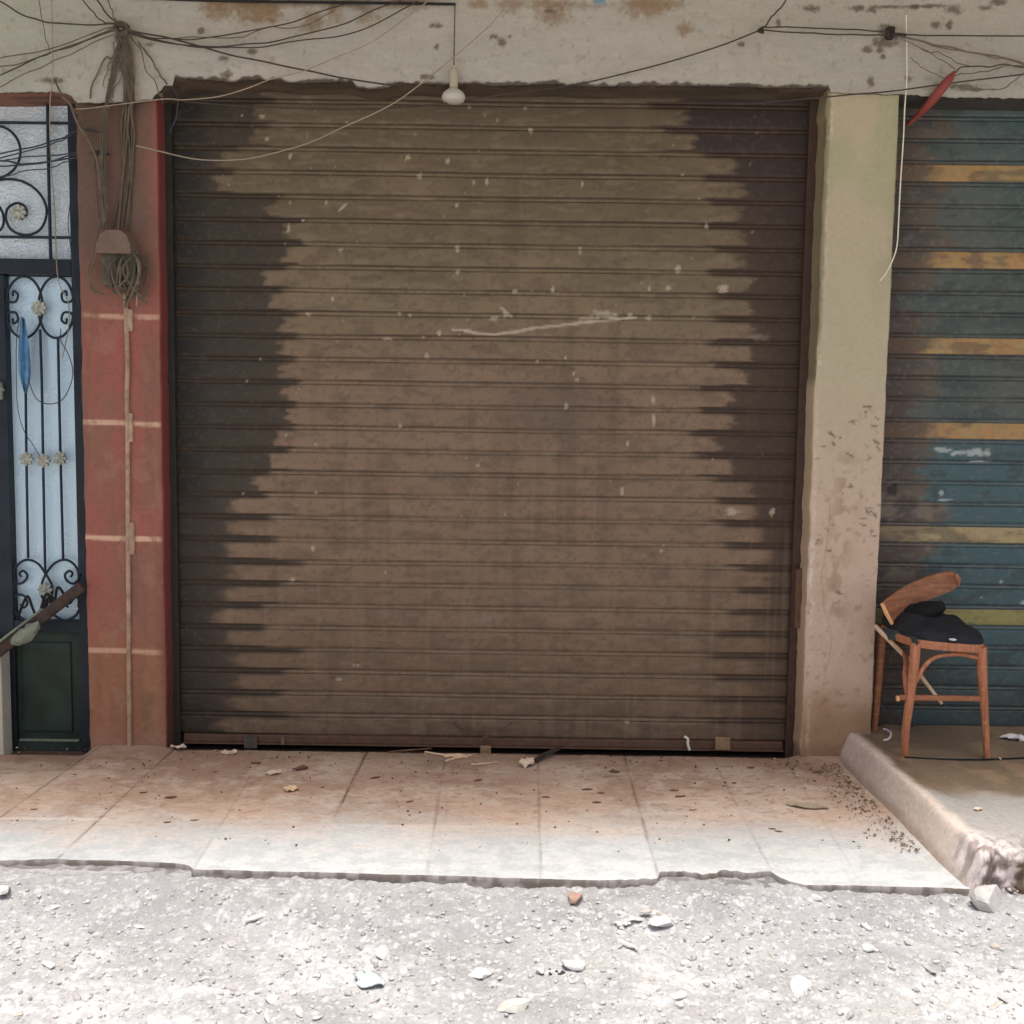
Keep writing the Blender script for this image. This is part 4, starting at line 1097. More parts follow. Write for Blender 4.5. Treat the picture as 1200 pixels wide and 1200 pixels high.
HUB = (138, 30)
cable([(-60, -25), (0, 3), (30, 18), (60, 26), (100, 29.5), (138, 27)], 'single black cable sagging highest to the left of the cable knot', r=0.0038)
cable([(92, -8), (106, 12), (120, 24), (138, 29)], 'black cable dropping from the ceiling edge into the cable knot, leftmost of three', r=0.0032)
cable([(108, -8), (122, 12), (131, 22), (140, 30)], 'black cable dropping steeply into the cable knot, middle of three', r=0.004)
cable([(121, -8), (129, 8), (134, 20), (141, 30)], 'brown cable dropping almost upright into the cable knot', 'cable_grey', r=0.003)
cable([(-60, 78), (0, 68), (40, 62), (80, 50), (112, 38), (138, 30)], 'dusty cable fanning left from the knot, uppermost of the fan', 'cable_grey', 0.0032)
cable([(-60, 88), (0, 79), (40, 70), (80, 54), (112, 42), (138, 31)], 'dusty cable fanning left from the knot, second of the fan', 'cable_grey', 0.0034)
cable([(-60, 112), (0, 89), (40, 70), (60, 62), (100, 48), (138, 34)], 'dark cable fanning left from the knot, third of the fan', r=0.0036)
cable([(-60, 124), (0, 101), (40, 82), (80, 64), (110, 50), (140, 37)], 'thin cable fanning left from the knot, lowest of the fan', 'cable_grey', 0.003)
cable([(44, -8), (49, 20), (54, 45), (58, 62)], 'thin brown string hanging over the cream wall at far left', 'cable_grey', 0.0022)
cable([(60, -10, -.07), (62, 60, -.07), (62, 90, -.07), (59, 120, 0.0), (58, 150, 0.05), (60, 200, 0.06), (64, 250, 0.07), (66, 310, 0.06), (70, 335, 0.07), (79, 352, 0.08), (81, 378, 0.08), (76, 408, 0.08), (73, 420, .08)], 'long pale wire hanging upright in front of the door glass', 'cable_pale', 0.0028, wob=0.004)
cable([(140, 30), (160, 37), (200, 46), (260, 61), (330, 78), (400, 90), (462, 100), (480, 99)], 'black cable running down right from the knot to the shutter top', r=0.0042)
cable([(142, 33), (175, 44), (210, 46), (255, 43), (300, 35), (345, 25), (380, 12), (405, 4)], 'cable looping right from the knot up to the stained ceiling edge', r=0.0034)
cable([(142, 35), (180, 47), (220, 52), (265, 54), (310, 50), (345, 42), (385, 33), (410, 26), (440, 12), (470, 2)], 'second looping cable right of the knot, a little lower', 'cable_black', 0.0034)
cable([(144, 36), (185, 48), (240, 56), (300, 55), (350, 48), (400, 42), (440, 28), (490, 1)], 'lowest looping cable right of the knot, rising to the ceiling', 'cable_black', 0.0032)
cable([(190, 44), (230, 45), (272, 46), (290, 41), (318, 33), (340, 33), (365, 26), (392, 12)], 'kinked thin cable above the looping cables right of the knot', 'cable_grey', 0.0028, wob=0.014)
cable([(88, 128, -.03), (130, 124, -.05), (190, 117, -.06), (215, 117, -.08), (255, 113, -.08), (290, 103, -.08), (320, 92, -.08), (360, 82, -.08), (400, 64, -.08), (440, 45, -.08), (500, 2, -.08)], 'pale cable crossing the shutter top corner up to the ceiling', 'cable_pale', 0.0028)
cable([(604, -5), (580, 25), (555, 48), (530, 68), (500, 92), (470, 115), (440, 132), (400, 150), (370, 164), (340, 175), (300, 184), (262, 187), (225, 185), (190, 178), (160, 170)], 'long pale cable swagged across the upper left of the brown shutter', 'cable_pale', 0.0031, -0.09, 0.008, n=80)
cable([(215, 118), (250, 122), (290, 125), (350, 127), (400, 128), (450, 127), (500, 124), (560, 115), (620, 106), (680, 98), (740, 84), (800, 68), (850, 52), (893, 34)], 'dark cable rising from the shutter top to the wall hook at right', 'cable_black', 0.0036, -0.06)
cable([(893, 34), (903, 22), (912, 11), (924, -5)], 'short cable from the wall hook up to the ceiling edge', 'cable_black', 0.0038)
cable([(893, 32), (930, 32), (980, 34), (1042, 37)], 'taut cable between the two wall hooks, upper of the pair', 'cable_black', 0.0036, wob=0.004)
cable([(893, 35), (930, 38), (980, 40), (1042, 41)], 'taut cable between the two wall hooks, lower of the pair', 'cable_black', 0.0036, wob=0.004)
cable([(1040, 39), (1065, 41), (1130, 42), (1260, 42)], 'straight black cable running right from the rusty hook', 'cable_black', 0.0036, wob=0.003)
cable([(1055, 43), (1100, 53), (1150, 63), (1200, 74), (1260, 90)], 'thick dusty cable sloping down right from the rusty hook', 'cable_grey', 0.0048)
cable([(1062, 44), (1110, 57), (1160, 66), (1200, 76), (1260, 92)], 'second dusty cable sloping just below the thick one', 'cable_grey', 0.0034)
cable([(1060, 46), (1075, 54), (1088, 62), (1100, 62), (1115, 70), (1128, 76), (1140, 78)], 'wavy thin cable below the rusty hook', 'cable_grey', 0.0026)
cable([(1080, 55), (1095, 66), (1110, 74), (1120, 82)], 'short thin cable from the wavy cable to the red sleeve', 'cable_grey', 0.0024)
cable([(1066, 68), (1080, 79), (1095, 86), (1106, 91)], 'faint thin cable running from the white cable to the red sleeve', 'cable_grey', 0.0022)
cable([(840, 122), (880, 121), (920, 118), (960, 115), (1000, 111), (1060, 105), (1120, 97), (1200, 87), (1260, 78)], 'dark cable crossing the cream pillar top towards the right', 'cable_black', 0.0036, -0.075, 0.004)
cable([(1117, 86), (1124, 81), (1132, 79), (1160, 78), (1178, 76), (1200, 79), (1260, 84)], 'dark cable leaving the top end of the red sleeve', 'cable_black', 0.0032)
cable([(1118, 89), (1130, 86), (1150, 84), (1170, 80), (1185, 77), (1260, 80)], 'grey cable leaving the red sleeve just below the dark one', 'cable_grey', 0.003)
cable([(1128, 104), (1150, 106), (1172, 104), (1186, 98), (1200, 86), (1230, 60)], 'thin cable curling up above the blue shutter top', 'cable_grey', 0.0026)
cable([(1062, 18), (1063, 60), (1063, 90), (1060, 130), (1058, 170), (1055, 220), (1053, 260), (1051, 288), (1046, 304), (1038, 320), (1031, 329)], 'white cable hanging down the right edge of the cream pillar', 'cable_white', 0.0034, -0.05, 0.003)
cable([(1059, 112), (1056, 160), (1052, 220), (1048, 300)], 'thin dark cable beside the white one on the cream pillar', 'cable_black', 0.0024, -0.038, 0.003)
cable([(-60, 196, .06), (0, 181, .05), (55, 168, .05), (84, 156, .03), (100, 152, .0), (118, 156, -.02)], 'dark cable sloping up across the door glass to the pillar', 'cable_blue', 0.0042)
cable([(-60, 202, .06), (0, 186, .05), (55, 171, .05), (84, 158, .03)], 'second dark cable just under the sloping one at the door', 'cable_blue', 0.0036)
cable([(-60, 200, .06), (0, 189, .05), (30, 183, .05), (84, 180, .03), (125, 174, -.02)], 'nearly level cable across the door glass, upper', 'cable_blue', 0.0034)
cable([(-60, 184, .06), (0, 189, .05), (40, 192, .05), (84, 185, .03), (128, 180, -.02)], 'thick slack cable across the door glass, middle', 'cable_blue', 0.005)
cable([(-60, 190, .06), (0, 194, .05), (45, 192, .05), (84, 182, .03), (120, 178, -.02)], 'slack cable across the door glass, touching the thick one', 'cable_blue', 0.004)
cable([(-60, 216, .06), (0, 208, .05), (25, 201, .05), (55, 198, .05), (70, 192, .04), (84, 186, .03)], 'lowest cable across the door glass above the scroll', 'cable_blue', 0.003)
cable([(22, 372, .07), (19, 400, .07), (19, 440, .07), (21, 478, .07), (28, 505, .07), (38, 520, .07), (46, 534, .07)], 'thin wire looping down the left of the blue strip', 'cable_blue', 0.0022, wob=0.004, group='wires on the door grille')
cable([(32, 430, .07), (35, 450, .07), (42, 466, .07), (53, 473, .07), (70, 470, .07), (81, 455, .07), (85, 436, .07), (80, 415, .07), (71, 400, .07), (71, 385, .07)], 'thin wire making a wide loop right of the blue strip', 'cable_blue', 0.0026, wob=0.004, group='wires on the door grille')
cable([(79, 160, .0), (82, 230, .05), (80, 262, .05), (84, 300, .05), (87, 330, .02), (92, 360, -0.01)], 'thin wire down the right edge of the door glass', 'cable_blue', 0.0024, wob=0.004, group='wires on the door grille')

# bundle hanging from the knot down to the box
bun = thing('cable_bundle', onY(146, 40, -0.06), 'dusty bundle of cables knotted on the wall and hanging down the red pillar', 'cable bundle')
kn = MB()
kp = onY(143, 34, -0.07)
for k in range(7):
    a0 = random.random() * 6.28
    kn.tube(curve([kp + np.array([0.03 * math.cos(a0 + q) * random.uniform(.6, 1.2), -0.012 * math.sin(q * 2), 0.022 * math.sin(a0 + q) * random.uniform(.6, 1.2)]) for q in np.linspace(0, 5, 6)], 24), 0.005, 6)
kn.build('knot', M['dust_dark'], bun, True)
def strand(pts, r, mat='cable_grey', wob=0.01):
    MB().tube(pxcurve(pts, -0.045, 44, wob), r, 6).build('strand', M[mat], bun, True)
for k in range(12):
    o = k - 5.5
    if k % 2:
        strand([(141 + o * 0.5, 36), (146 + o * 0.8, 60, -.05), (150 + o * 0.9, 90, -.045), (152 + o * 0.8, 118, -.03), (151 + o * .6, 140, 0.004)], random.uniform(0.005, 0.007), 'dust_dark', 0.012)
        continue
    strand([(141 + o * 0.5, 36), (146 + o * 0.8 + random.uniform(-1, 1), 60, -.05), (150 + o * 0.9 + random.uniform(-1, 1), 90, -.045), (152 + o * 1.0 + random.uniform(-1.5, 1.5), 120, -.04), (151 + o * 1.1 + random.uniform(-2, 2), 150, -.012), (149 + o * 1.2 + random.uniform(-3, 3), 200, -.008), (143 + o * 1.4 + random.uniform(-4, 4), 268, -.01)],
           random.uniform(0.004, 0.0065), random.choice(['bundle_dust', 'dust_dark', 'bundle_dust']), 0.014)
for k in range(4):
    strand([(140 + k, 38), (138 - k, 62), (134 - k * 1.5, 88), (129 - k, 108), (123 + k, 122), (118 + k * 2, 150), (117 + k * 2, 200), (121 + k * 2, 268)], random.uniform(0.0036, 0.005), random.choice(['bundle_dust', 'dust_dark']))
strand([(138, 62), (130, 68), (124, 67), (116, 80), (109, 98), (106, 116)], 0.004)
strand([(140, 40), (142, 60), (136, 84), (126, 95)], 0.0034, 'cable_grey')
strand([(162, 48), (172, 62), (182, 78), (190, 90), (195, 98)], 0.0036, 'cable_grey')
strand([(72, 112), (82, 122), (92, 145), (102, 162), (110, 176), (116, 210), (122, 262)], 0.0046, 'dust_box')
strand([(64, 92), (74, 112), (88, 132), (98, 152), (108, 172), (112, 220), (118, 268)], 0.0036, 'dust_dark')
strand([(126, 240), (118, 258), (108, 300), (104, 330), (114, 344)], 0.003, 'cable_grey')
for k in range(7):
    a0, b0 = random.uniform(96, 190), random.uniform(60, 112)
    strand([(142 + random.uniform(-4, 6), 40), ((142 + a0) / 2 + random.uniform(-8, 8), 52 + random.uniform(0, 22)), (a0, b0), (a0 + random.uniform(-10, 10), b0 + random.uniform(8, 30))], random.uniform(0.0016, 0.0026), random.choice(['cable_grey', 'dust_dark']), 0.03)
strand([(200, 100), (207, 112), (208, 128), (205, 142), (200, 158)], 0.003, 'cable_blue')

hook = thing('wall_hook', onY(1042, 39, -0.04), 'rusty bracket on the wall holding the taut cables', 'hook')
MB().box(onY(1043, 39, -0.04), (0.032, 0.03, 0.05), Matrix.Rotation(0.12, 3, 'Y'), 0.008).build('plate', M['dark_steel'], hook)
MB().tube([onY(1043, 39, -0.05), onY(1046, 40, -0.075), onY(1062, 41, -0.078)], 0.006, 8).build('pin', M['dark_steel'], hook, True)
hk2 = thing('wall_hook', onY(893, 34, -0.04), 'small dark hook on the wall where the cables turn up', 'hook')
MB().tube(curve([onY(893, 34, -0.03), onY(893, 33, -0.08), onY(889, 36, -0.085), onY(895, 38, -0.085)], 16), 0.006, 8).build('pin', M['dark_steel'], hk2, True)

sl = MB()
sl.tube(pxcurve([(1119, 84, -.08), (1113, 92, -.08), (1104, 103, -.07), (1092, 118, -.04), (1078, 133, 0.02), (1063, 147, 0.07)], -0.07, 30), [0.006, 0.016, 0.02, 0.019, 0.015, 0.008], 10)
tag(sl.build('plastic_sleeve', M['red_plastic'], None, True), 'red plastic sleeve slanting over the corner of the blue shutter', 'sleeve')

# black pipe along the ceiling edge and the bulb hanging from its end
pp = MB().tube(pxcurve([(150, -3), (260, 1), (400, 3), (480, 4), (534, 5)], -0.06, 30), 0.006, 8).build('pipe', M['black_wire'], None, True)
tag(pp, 'thin black pipe under the ceiling ending above the light bulb', 'pipe')
bl0 = onY(533, 5, -0.06)
lamp = thing('light_bulb', bl0, 'bare light bulb in a white holder hanging before the shutter', 'light bulb')
bt = onY(531.5, 120.5, -0.06)
hz = onY(532, 77, -0.06)
MB().tube([bl0, onY(532.5, 40, -0.06), hz], 0.0028, 6).build('cord', M['cable_grey'], lamp, True)
sp = (hz[2] - bt[2])
MB().lathe([(0.004, sp), (0.007, sp * 0.96), (0.007, sp * 0.92), (0.0135, sp * 0.9), (0.016, sp * 0.84), (0.017, sp * 0.52), (0.018, sp * 0.42), (0.014, sp * 0.40)], bt, 18).build('lamp_holder', M['porcelain'], lamp, True)
MB().lathe([(0.013, sp * 0.42), (0.018, sp * 0.38), (0.03, sp * 0.33), (0.044, sp * 0.25), (0.050, sp * 0.16), (0.049, sp * 0.10), (0.042, sp * 0.04), (0.028, 0.0), (0.008, -0.004)], bt, 24).build('bulb', M['bulb'], lamp, True)

# ------------------------------------------------------------------ the broken chair
ZS = 0.122
f0 = onZ(1060, 886, ZS)
YC = f0[1]
def pc_(u_, v_, dy=0.0):
    return onY(u_, v_, YC + dy)
CH = thing('chair', f0, 'broken bentwood chair with lumpy black seat and tilted back on the step', 'chair')
A0, B0 = pc_(1072, 757), pc_(1153, 764)
DEP = 0.33
C0 = A0 + np.array([-0.015, DEP, 0.0]); D0 = B0 + np.array([0.0, DEP, 0.0])
MB().tube(curve([pc_(1073, 753), pc_(1071, 780), pc_(1066, 820), pc_(1061.5, 855), pc_(1060, 887)], 24), [0.021, 0.02, 0.018, 0.016, 0.014], 12).build('leg', M['wood'], CH, True)
q = onZ(1157, 889, ZS)
MB().tube(curve([pc_(1150, 758), pc_(1151, 790), pc_(1154, 840), q + np.array([0, 0, 0])], 24), [0.022, 0.02, 0.016, 0.012], 12).build('leg', M['wood'], CH, True)
rl_ = C0 + np.array([0.01, 0, 0.01])
MB().tube(curve([rl_, rl_ + np.array([-0.006, 0.0, -0.2]), np.array([rl_[0] - 0.012, rl_[1] + 0.01, ZS])], 20), [0.02, 0.017, 0.014], 12).build('leg', M['wood_back'], CH, True)
# seat rim
rim = []
cx, cy = (A0 + B0 + C0 + D0)[:2] / 4
hx, hy = (B0[0] - A0[0]) / 2 + 0.03, DEP / 2 + 0.03
def srim(a, s=1.0):
    ca, sa = math.cos(a), math.sin(a)
    e = 0.55
    return cx + s * hx * math.copysign(abs(ca) ** e, ca), cy + s * hy * math.copysign(abs(sa) ** e, sa)
zr = A0[2] + 0.004
n = 48
V, Fc = [], []
for s, z_ in ((1.0, -0.017), (1.02, 0.0), (1.0, 0.016), (0.88, 0.016), (0.88, -0.017)):
    for k in range(n):
        x_, y_ = srim(2 * math.pi * k / n, s)
        tilt = -0.012 * (x_ - cx) / hx
        V.append((x_, y_, zr + z_ + tilt))
Fc = [(r * n + k, r * n + (k + 1) % n, ((r + 1) % 5) * n + (k + 1) % n, ((r + 1) % 5) * n + k) for r in range(5) for k in range(n)]
MB().add(V, Fc).build('seat_frame', M['wood'], CH, True)
# lumpy cushion
V, Fc = [], []
nr, na = 16, 48
for j in range(nr + 1):
    t = j / nr
    for k in range(na):
        a = 2 * math.pi * k / na
        s = math.sin(t * math.pi / 2) ** 0.75 * 0.99
        x_, y_ = srim(a, s)
        hgt = 0.076 * max(0, 1 - (s / 0.99) ** 6) ** 0.55
        hgt *= 0.85 + 0.35 * ((y_ - cy) / hy) * 0.6 + 0.55 * float(vn(np.array(x_ * 13), np.array(y_ * 13), 401) - 0.5)
        hgt *= 1 - 0.25 * max(0, -(x_ - cx) / hx)
        x_ = cx + (x_ - cx) * (1 + 0.05 * math.sin(min(1, hgt / 0.06) * 3.14))
        V.append((x_, y_, zr + 0.017 + max(hgt, 0.0) - 0.012 * (x_ - cx) / hx))
Fc = [(j * na + k, j * na + (k + 1) % na, (j + 1) * na + (k + 1) % na, (j + 1) * na + k) for j in range(nr) for k in range(na)]
Fc.append(tuple(nr * na + k for k in range(na)))
seat = MB().add(V, Fc).build('seat', M['cushion'], CH, True)
Va = np.array(V)
uu_, vv_ = proj(Va)
near_ = np.where(np.hypot(uu_ - 1120, vv_ - 745) < 9)[0]
sc_ = Va[near_[np.argmin(Va[near_][:, 1])]] + np.array([0, -0.006, 0.002])
MB().lathe([(0.004, -0.002), (0.012, 0.0), (0.016, 0.003), (0.010, 0.006), (0.003, 0.007)], sc_ + np.array([0, 0, 0.004]), 10).build('torn_spot', M['white_scrap'], seat)
tc = []
for j in range(6):
    for k in range(8):
        a, b = j / 5, k / 7
        p = pc_(1034 + 40 * a, 742 + 8 * a + 12 * (b - 0.5) * (1.2 - 0.5 * a), 0.20 - 0.22 * a)
        tc.append(p + np.array([0, -0.012, 0.004 * math.sin(7 * b + 4 * a)]))
tc2 = [p + np.array([0, 0.006, 0]) for p in tc]
tf = [(j * 8 + k, j * 8 + k + 1, (j + 1) * 8 + k + 1, (j + 1) * 8 + k) for j in range(5) for k in range(7)]
tf2 = [tuple(48 + i for i in reversed(f)) for f in tf]
MB().add(tc + tc2, tf + tf2).build('torn_cover', M['teal_cloth'], seat, True)
# curved braces under the seat
MB().tube(curve([C0 + np.array([0.0, -0.01, -0.03]), C0 + np.array([0.02, -0.10, -0.035]), C0 + np.array([0.025, -0.22, -0.07]), A0 + np.array([-0.02, 0.03, -0.14]), A0 + np.array([-0.012, 0.0, -0.24])], 28), 0.011, 8).build('brace', M['wood'], CH, True)
MB().tube(curve([pc_(1071, 802), pc_(1076, 793), pc_(1083, 781), pc_(1094, 771), pc_(1110, 767), pc_(1130, 767), pc_(1151, 773)], 28), 0.010, 8).build('brace', M['wood'], CH, True)
MB().tube(curve([pc_(1068, 788), pc_(1066, 800), pc_(1064, 812)], 10), 0.008, 8).build('brace', M['wood'], CH, True)
sa, sbb = pc_(1054, 819), pc_(1152, 815)
MB().span((sa[0], YC - 0.006, sa[2] - 0.005), (sbb[0], YC + 0.01, sbb[2] - 0.003), 0.003).build('stretcher', M['wood_back'], CH)
MB().span((sa[0] - 0.012, YC - 0.007, sa[2] - 0.009), (sa[0] - 0.001, YC + 0.011, sa[2] + 0.012), 0.003).build('broken_end', M['wood_cut'], CH)
# tilted back board
top_ = [(1034, 707, .14), (1048, 696, .21), (1062, 687, .26), (1085, 677, .31), (1104, 671.5, .32), (1114, 670, .31), (1120, 673, .30)]
bot_ = [(1045, 731, .14), (1056, 722, .21), (1069, 713, .26), (1091, 702, .31), (1109, 695, .32), (1117, 691, .31), (1123, 686, .30)]
tp, bp_ = curve([pc_(*q) for q in top_], 36), curve([pc_(*q) for q in bot_], 36)
V = []
for i in range(len(tp)):
    d_ = np.array([0.005, 0.014, 0.003])
    V += [tp[i], bp_[i], bp_[i] + d_, tp[i] + d_]
m_ = len(tp)
Fc = [(i * 4 + k, i * 4 + (k + 1) % 4, (i + 1) * 4 + (k + 1) % 4, (i + 1) * 4 + k) for i in range(m_ - 1) for k in range(4)] + [(0, 1, 2, 3), tuple((m_ - 1) * 4 + k for k in (3, 2, 1, 0))]
bk_ = MB().add(V, Fc).build('backrest', M['wood_back'], CH, True)
MB().tube([tp[0] + np.array([-.004, -.003, 0]), (tp[0] + bp_[0]) / 2 + np.array([-.003, -.003, 0]), bp_[0] + np.array([0, -.003, 0])], [0.007, 0.009, 0.007], 7).build('broken_end', M['wood_cut'], bk_)
MB().tube([tp[-1], (tp[-1] + bp_[-1]) / 2 + np.array([.006, -.002, 0]), bp_[-1]], [0.008, 0.012, 0.005], 7).build('broken_end', M['wood'], bk_)
# uneven black lump filling the space below the back board
cl = thing('dark_lump', pc_(1080, 740, DEP), 'uneven black lump under the tilted chair back', 'cloth')
V, Fc = [], []
cc_ = pc_(1072, 722, 0.24)
for j in range(13):
    th = math.pi * j / 12
    for k in range(24):
        al = 2 * math.pi * k / 24
        rr = 1 + 0.35 * float(vn(np.array(k * 0.9), np.array(j * 0.8), 411) - 0.5)
        dx, dz = 0.125 * math.sin(th) * math.cos(al) * rr, 0.05 * math.cos(th) * rr
        V.append(cc_ + np.array([dx, 0.06 * math.sin(th) * math.sin(al), dz + dx * 0.35]))
Fc = [(j * 24 + k, j * 24 + (k + 1) % 24, (j + 1) * 24 + (k + 1) % 24, (j + 1) * 24 + k) for j in range(12) for k in range(24)]
MB().add(V, Fc).build('bundle', M['dark_lump'], cl, True)
stk = MB().tube([pc_(1025, 733, 0.20), pc_(1064, 772, 0.12), pc_(1104, 825, 0.03)], [0.010, 0.010, 0.006], 6)
tag(stk.build('stick', M['wood_pale'], None, True), 'pale stick poked diagonally through the broken chair', 'stick')

# ------------------------------------------------------------------ litter
def sheet(name, u_, v_, z, sx, sy, mat, label, cat, group=None, rz=0.0, crump=0.6, thick=0.003):
    """A crumpled flat scrap lying on the ground."""
    c0 = onZ(u_, v_, z)
    nx, ny = 9, 7
    sd = random.randint(0, 999)
    top_v, bot_v = [], []
    for j in range(ny):
        for i in range(nx):
            a, b = i / (nx - 1) - 0.5, j / (ny - 1) - 0.5
            k_ = 1 - 0.55 * (abs(a * 2) ** 2) * (abs(b * 2) ** 2)
            x_, y_ = a * sx * k_, b * sy * k_ + 0.25 * sy * float(vn(np.array(a * 3 + 9), np.array(b * 3.0), sd) - 0.5)
            h_ = crump * min(sx, sy) * float(vn(np.array(a * 4 + 5), np.array(b * 4 + 5), sd + 1))
            p = c0 + np.array([x_ * math.cos(rz) - y_ * math.sin(rz), x_ * math.sin(rz) + y_ * math.cos(rz), h_ * 0.8 + thick])
            top_v.append(p); bot_v.append(p - np.array([0, 0, thick]))
    f1 = [(j * nx + i, j * nx + i + 1, (j + 1) * nx + i + 1, (j + 1) * nx + i) for j in range(ny - 1) for i in range(nx - 1)]
    f2 = [tuple(63 + i for i in reversed(f)) for f in f1]
    ring = [i for i in range(nx)] + [j * nx + nx - 1 for j in range(1, ny)] + [(ny - 1) * nx + i for i in range(nx - 2, -1, -1)] + [j * nx for j in range(ny - 2, 0, -1)]
    f3 = [(ring[k], 63 + ring[k], 63 + ring[(k + 1) % len(ring)], ring[(k + 1) % len(ring)]) for k in range(len(ring))]
    o = MB().add(top_v + bot_v, f1 + f2 + f3).build(name, mat, None)
    return tag(o, label, cat, group)

G1 = 'scraps littering the pavement'
sheet('paper_scrap', 209, 877, 0.012, 0.07, 0.03, M['paper'], 'crumpled pale scrap in the corner by the red pillar', 'paper', G1, 0.1, 0.7)
sheet('paper_scrap', 268, 884, 0.0, 0.075, 0.035, M['paper'], 'small folded paper scrap near the left end of the shutter', 'paper', G1, -0.1, 0.7)
sheet('paper_scrap', 320, 907, 0.0, 0.07, 0.045, M['paper'], 'torn pale scrap on the tiles left of the middle', 'paper', G1, 0.3, 0.35)
sheet('paper_scrap', 341, 927, 0.0, 0.06, 0.04, M['wood_pale'], 'brown-edged scrap lying below the torn pale one', 'paper', G1, 0.0, 0.5)
sheet('paper_scrap', 617, 898, 0.0, 0.07, 0.05, M['paper'], 'crumpled whitish scrap at the lower end of the dark stick', 'paper', G1, 0.4, 0.8)
sheet('plastic_scrap', 946, 946, 0.0, 0.16, 0.04, M['paper_dusty'], 'long flat dusty scrap near the cement edge', 'scrap', G1, -0.25, 0.35)
sheet('wood_chip', 533, 887, 0.0, 0.10, 0.03, M['wood_pale'], 'pale splintered wood chip left of the padlock', 'wood chip', G1, 0.25, 0.4)
sheet('leaf', 352, 902, 0.0, 0.07, 0.028, M['leaf'], 'curled brown leaf right of the torn pale scrap', 'leaf', G1, 0.5, 0.6)
leaf_spots = [(688, 926), (704, 930), (699, 941), (790, 927), (797, 934), (796, 949), (812, 950), (168, 929), (200, 935), (228, 962), (196, 964), (40, 949), (720, 905), (640, 935), (905, 972), (912, 975), (440, 912), (480, 940), (560, 915), (860, 918), (300, 895), (252, 905), (880, 900), (960, 905)]
l0 = None
for k, (u_, v_) in enumerate(leaf_spots):
    if k % 4 == 0 or l0 is None:
        l0 = sheet('leaf', u_, v_, 0.0, 0.045, 0.016, M['leaf'], 'small dark dry leaf fragment on the dusty tiles', 'leaf', 'dry leaf fragments on the tiles', random.uniform(-.4, .4), 0.3)
        base = onZ(u_, v_, 0)
    else:
        o = l0.copy(); COL.objects.link(o)
        s = random.uniform(0.5, 0.95)
        o.scale = (s, s, s)
        p = onZ(u_, v_, 0)
        o.location = [p[i] - base[i] * s for i in range(3)]
def twig(pts, r, mat, label, z=0.006, name='twig'):
    w = [onZ(a, b, z if len(t) == 0 else t[0]) for a, b, *t in pts]
    return tag(MB().tube(curve(w, 16), r, 6).build(name, mat, None, True), label, 'stick', 'sticks under the shutter')
twig([(618, 896, .008), (638, 885, .02), (657, 876, .035)], [0.007, 0.012, 0.009], M['dark_steel'], 'dark stick sloping from the floor to the shutter foot', name='stick')
twig([(498, 881), (515, 884), (532, 886), (548, 888)], [0.004, 0.005, 0.003], M['wood_pale'], 'long pale twig left of the padlock')
twig([(522, 892), (535, 888), (552, 885)], [0.005, 0.006, 0.004], M['wood_pale'], 'short pale twig lying across the wood chip')
twig([(552, 896), (566, 895), (582, 893)], [0.004, 0.004, 0.002], M['wood_pale'], 'thin twig just below the padlock')
twig([(455, 881), (480, 879), (506, 877)], [0.003, 0.004, 0.003], M['leaf'], 'thin dark twig along the left shutter foot')
# on the raised step
rp = [onZ(1033 + 9 * math.cos(a) + 2, 861 + 6.5 * math.sin(a), ZS + 0.006) for a in np.linspace(-1.6, 1.5, 14)]
tag(MB().tube(curve(rp, 30), 0.005, 6).build('plastic_ring', M['white_scrap'], None, True), 'broken white plastic ring on the step by the pillar', 'ring')
sheet('plastic_bag', 1186, 867, ZS, 0.10, 0.06, M['white_scrap'], 'crumpled white wrapper right of the chair on the step', 'wrapper', None, -0.2, 0.5)
sheet('paper_scrap', 1172, 890, ZS, 0.016, 0.012, M['white_scrap'], 'tiny white scrap beside the front chair leg', 'paper', None, 0, 0.4)
sheet('paper_scrap', 1146, 949, ZS, 0.035, 0.02, M['paper'], 'small pale flake on the lit part of the raised step', 'paper', None, 0.2, 0.4)
cb_ = [onZ(a, b, ZS + 0.003) for a, b in ((1060, 887), (1100, 889.5), (1150, 890), (1178, 889), (1230, 887))]
tag(MB().tube(curve(cb_, 40), 0.0035, 6).build('cable', M['black_wire'], None, True), 'thin black cable lying on the step past the chair legs', 'cable')

# ------------------------------------------------------------------ stones
def stone_mesh(seed, sub=2, flat=0.6):
    bm = bmesh.new()
    bmesh.ops.create_icosphere(bm, subdivisions=sub, radius=1.0)
    r_ = random.Random(seed)
    planes = [(Vector((r_.gauss(0, 1), r_.gauss(0, 1), r_.gauss(0, 1))).normalized(), r_.uniform(0.42, 0.8)) for _ in range(13)]
    for v_ in bm.verts:
        for nrm, d in planes:
            k = v_.co.dot(nrm)
            if k > d:
                v_.co -= nrm * (k - d)
        v_.co *= 1.3
        v_.co.z *= flat
        v_.co.x *= 1.15
    me = bpy.data.meshes.new('stone')
    bm.to_mesh(me); bm.free()
    return me

def col_mesh(me, col):
    ca = me.color_attributes.new('Col', 'FLOAT_COLOR', 'POINT')
    nn = len(me.vertices)
    rgba = np.ones((nn, 4), np.float32)
    rgba[:, :3] = np.asarray(col) * (0.88 + 0.24 * rng.random((nn, 1)))
    ca.data.foreach_set('color', rgba.ravel())

